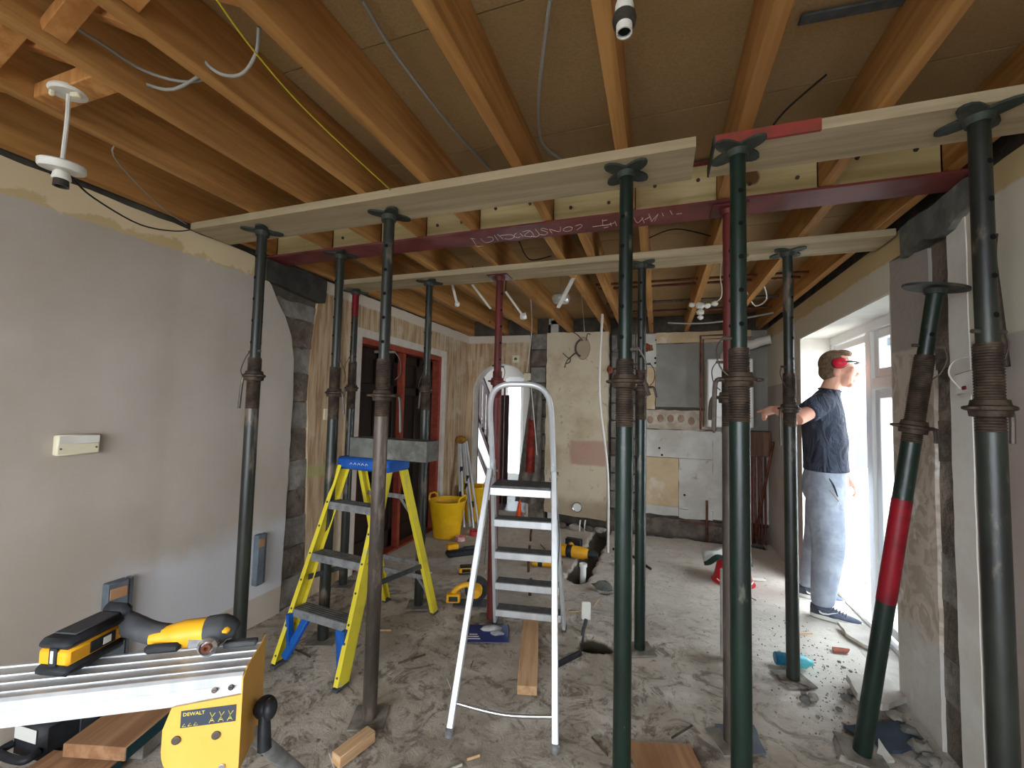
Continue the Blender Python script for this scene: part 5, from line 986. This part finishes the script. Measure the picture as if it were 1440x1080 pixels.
for i in range(900):
    if i < 450: x, y = rg.gauss(.85, .16), rg.gauss(2.7, .35)
    else: x, y = rg.uniform(-2.3, 1.1), rg.uniform(1.2, 4.8)
    if x > XR-.03 or floor_z(x, y) < -.02 or any(math.hypot(x-o_.location.x, y-o_.location.y) < .13 for o_ in PROPS): continue
    s = rg.uniform(.002, .006)*(1.4 if i < 450 else 1); a_ = rg.uniform(0, 6); z = floor_z(x, y)
    mb.add([(x+s*math.cos(a_+k*2.1), y+s*math.sin(a_+k*2.1), z-.001) for k in range(3)]+[(x, y, z+s)], [(0, 1, 3), (1, 2, 3), (2, 0, 3)])
tag(obj('floor_grit', mb, m_rubble, smooth=False), 'fine grit scattered over the concrete floor', 'grit', kind='stuff')
for i in range(16):      # broken masonry along the foot of the end wall
    x = -1.2+i*.14+rg.uniform(-.03, .03)
    if x > .93: continue
    o = obj('footing_rubble', rock(MB(), (0, 0, 0), rg.uniform(.035, .06), (1.3, .8, .7), i+50, 2, .45), m_brickd if i % 2 else m_rubble); o.location = (x, YB-.14+(-.19 if x < -.6 else 0), -.05 if x > -.6 else .025); tag(o, 'broken lump of footing along the end wall', 'stone', 'rubble along the end wall')
# ------------------------------------------------------------------ person in the doorway
G0 = Vector((1.19, 3.72, 0)); DF = Vector((.95, -.31, 0)).normalized(); DR = Vector((DF.y, -DF.x, 0))
def B(s, o, z): return (s, -o, z)                     # local: x ahead, y to the left, z up
pe = thing('person', 'person in dark t-shirt and grey joggers in the doorway, pointing back indoors', 'person', G0, math.atan2(DF.y, DF.x))
def remesh(o, v, it=6):
    m = o.modifiers.new('r', 'REMESH'); m.mode = 'VOXEL'; m.voxel_size = v; m.use_smooth_shade = True
    m = o.modifiers.new('s', 'SMOOTH'); m.factor = .5; m.iterations = it
def ring(z, c, hd, hw, o=0, n=24): return [B(c+hd*math.cos(2*PI*k/n), o+hw*math.sin(2*PI*k/n), z) for k in range(n)]
def limb(mb, pts, rs, n=16, k=5):
    P = smoothpts([B(*p) for p in pts], k); m = len(P)-1; q = len(rs)-1; R_ = []
    for i in range(m+1): t = i/m*q; j = min(int(t), q-1); R_.append(rs[j]+(rs[j+1]-rs[j])*(t-j))
    tube(mb, P, R_, n)
m_skin = mat('skin', (226, 172, 148), (214, 152, 130), 8, rough=.55, spec=.35)
m_shirt = NT('dark_tshirt'); m_shirt.col = lin((60, 65, 78)); m_shirt.blot((50, 54, 66), 6, .4, .6); m_shirt.bump(m_shirt.noise(5, m_shirt.map((2.2, 1, 1.1)), 3, .5, 1.6), 1.0, .06); m_shirt = m_shirt.fin(.9)
m_jog = NT('grey_joggers'); m_jog.col = lin((158, 164, 174)); m_jog.blot((140, 146, 158), 7, .4, .6); m_jog.bump(m_jog.noise(7, m_jog.map((1, 1, 1.2)), 3, .5, 1.0), .7, .025); m_jog = m_jog.fin(.9)
m_hair = mat('light_brown_hair', (132, 108, 86), (100, 80, 62), 60, rough=.8, bump=.5, bsc=120)
mb = MB()
blob(mb, B(.058, 0, 1.785), (.098, .077, .112)); blob(mb, B(.10, 0, 1.70), (.058, .056, .075)); blob(mb, B(.128, 0, 1.645), (.028, .03, .026)); blob(mb, B(.12, 0, 1.745), (.05, .062, .06))
limb(mb, [(.155, 0, 1.755), (.172, 0, 1.728), (.178, 0, 1.712)], [.009, .012, .014], 10, 3); blob(mb, B(.165, 0, 1.706), (.018, .018, .01))
blob(mb, B(.152, 0, 1.678), (.014, .024, .008)); blob(mb, B(.149, 0, 1.664), (.014, .022, .009)); blob(mb, B(.146, .03, 1.762), (.014, .025, .008)); blob(mb, B(.146, -.03, 1.762), (.014, .025, .008))
for s in (1, -1):
    blob(mb, B(.052, s*.078, 1.728), (.022, .010, .033)); blob(mb, B(.05, s*.083, 1.712), (.012, .008, .013))
limb(mb, [(-.01, 0, 1.54), (.01, 0, 1.6), (.035, 0, 1.67), (.05, 0, 1.72)], [.075, .062, .058, .058])
# near arm, reaching back and pointing
limb(mb, [(-.03, .18, 1.50), (-.10, .29, 1.44), (-.17, .38, 1.385)], [.056, .05, .044]); limb(mb, [(-.17, .38, 1.385), (-.23, .30, 1.42), (-.315, .20, 1.452)], [.044, .043, .029])
hA = [(-.305, .21, 1.45), (-.345, .175, 1.445), (-.378, .145, 1.432)]
limb(mb, hA, [.026, .033, .030])
limb(mb, [(-.375, .135, 1.446), (-.405, .112, 1.444), (-.428, .096, 1.437), (-.448, .084, 1.43)], [.0105, .0095, .0085, .007], 8, 3)
for k in range(3):
    z = 1.434-.019*k; limb(mb, [(-.376, .142, z), (-.402, .128, z-.006), (-.398, .145, z-.022), (-.378, .158, z-.018)], [.0105, .010, .009, .008], 8, 3)
limb(mb, [(-.34, .195, 1.455), (-.365, .19, 1.458), (-.385, .172, 1.452)], [.012, .0105, .008], 8, 3)
# far arm, hanging in front of the hip
limb(mb, [(-.02, -.19, 1.50), (.0, -.25, 1.35), (.03, -.265, 1.20)], [.055, .048, .042]); limb(mb, [(.03, -.265, 1.20), (.08, -.24, 1.08), (.118, -.20, .965)], [.042, .04, .027])
limb(mb, [(.118, -.20, .97), (.135, -.185, .93), (.142, -.178, .89)], [.026, .034, .032])
for k in range(4):
    o_ = -.205+.02*k; l = (.065, .078, .082, .072)[k]; limb(mb, [(.145, o_, .885), (.156, o_, .885-l*.45), (.15, o_, .885-l*.8), (.135, o_, .885-l)], [.0105, .0095, .009, .0075], 8, 3)
limb(mb, [(.13, -.155, .94), (.15, -.14, .905), (.155, -.142, .87)], [.013, .0105, .008], 8, 3)
bd_ = obj('body', mb, m_skin, pe); remesh(bd_, .0045, 3)
for s in (1, -1): mb = MB(); blob(mb, B(.1475, s*.03, 1.743), (.009, .012, .008)); obj('eye', mb, m_paper, pe); mb = MB(); blob(mb, B(.1555, s*.03, 1.743), (.003, .006, .006)); obj('iris', mb, m_blk, pe)
mb = MB(); blob(mb, B(.038, 0, 1.80), (.097, .08, .1), None, 24, 16); blob(mb, B(.02, 0, 1.74), (.078, .076, .075)); blob(mb, B(.09, 0, 1.865), (.06, .06, .035)); hr = obj('hair', mb, m_hair, pe); remesh(hr, .006, 3)
# t-shirt
mb = MB(); loft(mb, [ring(*r) for r in [(1.015, -.02, .142, .198), (1.05, -.02, .138, .19), (1.12, -.022, .137, .19), (1.22, -.022, .14, .195), (1.33, -.03, .138, .205), (1.43, -.033, .132, .215), (1.50, -.028, .115, .205), (1.55, -.015, .092, .165), (1.585, .0, .078, .115), (1.605, .01, .07, .082)]])
limb(mb, [(-.03, .13, 1.50), (-.065, .22, 1.475), (-.115, .30, 1.43)], [.085, .078, .074], 20); limb(mb, [(-.03, -.13, 1.50), (-.015, -.225, 1.42), (.005, -.252, 1.31)], [.085, .076, .07], 20)
blob(mb, B(.03, 0, 1.22), (.092, .15, .16)); ts = obj('tshirt', mb, m_shirt, pe); remesh(ts, .009, 4)
mb = MB(); tube(mb, [B(.012+.066*math.cos(g), .076*math.sin(g), 1.604-.012*math.cos(g)) for g in [2*PI*i/24 for i in range(24)]], .007, 8, closed=True); obj('collar', mb, m_shirt, ts)
# joggers
mb = MB(); loft(mb, [ring(*r) for r in [(1.07, -.02, .122, .17), (1.0, -.025, .132, .178), (.93, -.03, .142, .184), (.86, -.032, .14, .185), (.80, -.03, .12, .17)]])
limb(mb, [(-.03, .09, .90), (-.025, .105, .72), (-.012, .118, .52), (-.03, .122, .32), (-.048, .122, .13), (-.048, .122, .085)], [.112, .112, .1, .088, .072, .06], 20); limb(mb, [(-.03, -.09, .90), (-.045, -.125, .72), (-.065, -.16, .52), (-.10, -.19, .32), (-.135, -.21, .13), (-.137, -.21, .085)], [.112, .112, .1, .088, .072, .06], 20)
jg = obj('joggers', mb, m_jog, pe); remesh(jg, .010, 4)
mb = MB(); limb(mb, [(.0, .19, .98), (.025, .196, .93), (.045, .19, .86)], [.003, .007, .003], 8, 4); obj('pocket', mb, m_blk, jg)
mb = MB(); limb(mb, [(.0, .197, .90), (.03, .202, .86), (.05, .196, .83)], [.003, .003, .003], 6, 4); obj('pocket_zip', mb, mat('tan_zip', (150, 124, 84), rough=.5), jg)
# ear defenders worn across the forehead
ed = obj('ear_defenders', blob(MB(), B(.072, .098, 1.795), (.046, .024, .036)), mat('red_cup', (206, 30, 52), rough=.35), pe); mb = MB(); blob(mb, B(.072, -.098, 1.795), (.046, .024, .036)); obj('cup', mb, ed.data.materials[0], ed)
for s in (1, -1): mb = MB(); tube(mb, [B(.072+.04*math.cos(g), s*.083, 1.795+.03*math.sin(g)) for g in [2*PI*i/16 for i in range(16)]], .01, 8, closed=True); obj('cushion', mb, m_blk, ed)
mb = MB(); tube(mb, smoothpts([B(.08, .118, 1.80), B(.14, .088, 1.802), B(.176, .045, 1.80), B(.184, 0, 1.80), B(.176, -.045, 1.80), B(.14, -.088, 1.802), B(.08, -.118, 1.80)]), .006, 8, sq=None); obj('headband', mb, m_dgrey, ed)
# shoes
m_shoe = mat('grey_blue_mesh_shoe', (92, 100, 116), (70, 78, 94), 40, rough=.8, bump=.3, bsc=120); m_shoed = mat('dark_shoe_heel', (52, 54, 60), rough=.7)
def shoe(s0, o0, yaw):
    M = T(*B(s0, o0, 0)) @ RZ(yaw); L = .295
    out = [(0, .0), (.02, .03), (.07, .036), (.13, .034), (.19, .044), (.24, .045), (.275, .032), (.292, .0)]; poly = [(x, y) for x, y in out]+[(x, -y) for x, y in out[-2:0:-1]]
    mb = MB(); prism(mb, poly, .0, .03, M); so_ = obj('shoe', mb, m_paper, pe, sharp=50)
    st_ = [(.004, .026, .085), (.03, .034, .098), (.075, .037, .10), (.11, .036, .092), (.15, .038, .075), (.19, .042, .062), (.235, .041, .054), (.27, .03, .046), (.286, .012, .038)]
    mb = MB(); n = 16; loft(mb, [[tuple(M @ Vector((x, w_*math.cos(2*PI*k/n), .028+(h-.028)*max(0, math.sin(2*PI*k/n)) if math.sin(2*PI*k/n) > 0 else .024)) ) for k in range(n)] for x, w_, h in st_]); up_ = obj('upper', mb, m_shoe, so_, sharp=70)
    mb = MB(); prism(mb, [(.01, .03), (.075, .03), (.055, .06), (.02, .08), (.004, .07)], -.0385, .0385, M @ XZY @ T(0, 0, 0)); obj('heel_panel', mb, m_shoed, so_)
    for sd_ in (-1, 1):
        sw2 = [(.055, .058), (.075, .047), (.105, .05), (.165, .074), (.11, .043), (.078, .036), (.06, .042)]
        mb = MB(); prism(mb, sw2, sd_*.0395, sd_*.043, M @ XZY); obj('side_mark', mb, m_paper, so_)
    for i in range(5): x = .135+i*.017; mb = MB(); tube(mb, [M @ Vector((x, -.024, .075-i*.005)), M @ Vector((x+.004, 0, .089-i*.0055)), M @ Vector((x, .024, .075-i*.005))], .003, 6); obj('lace', mb, m_blk, so_)
shoe(-.125, .125, -.05); shoe(-.215, -.21, .05)
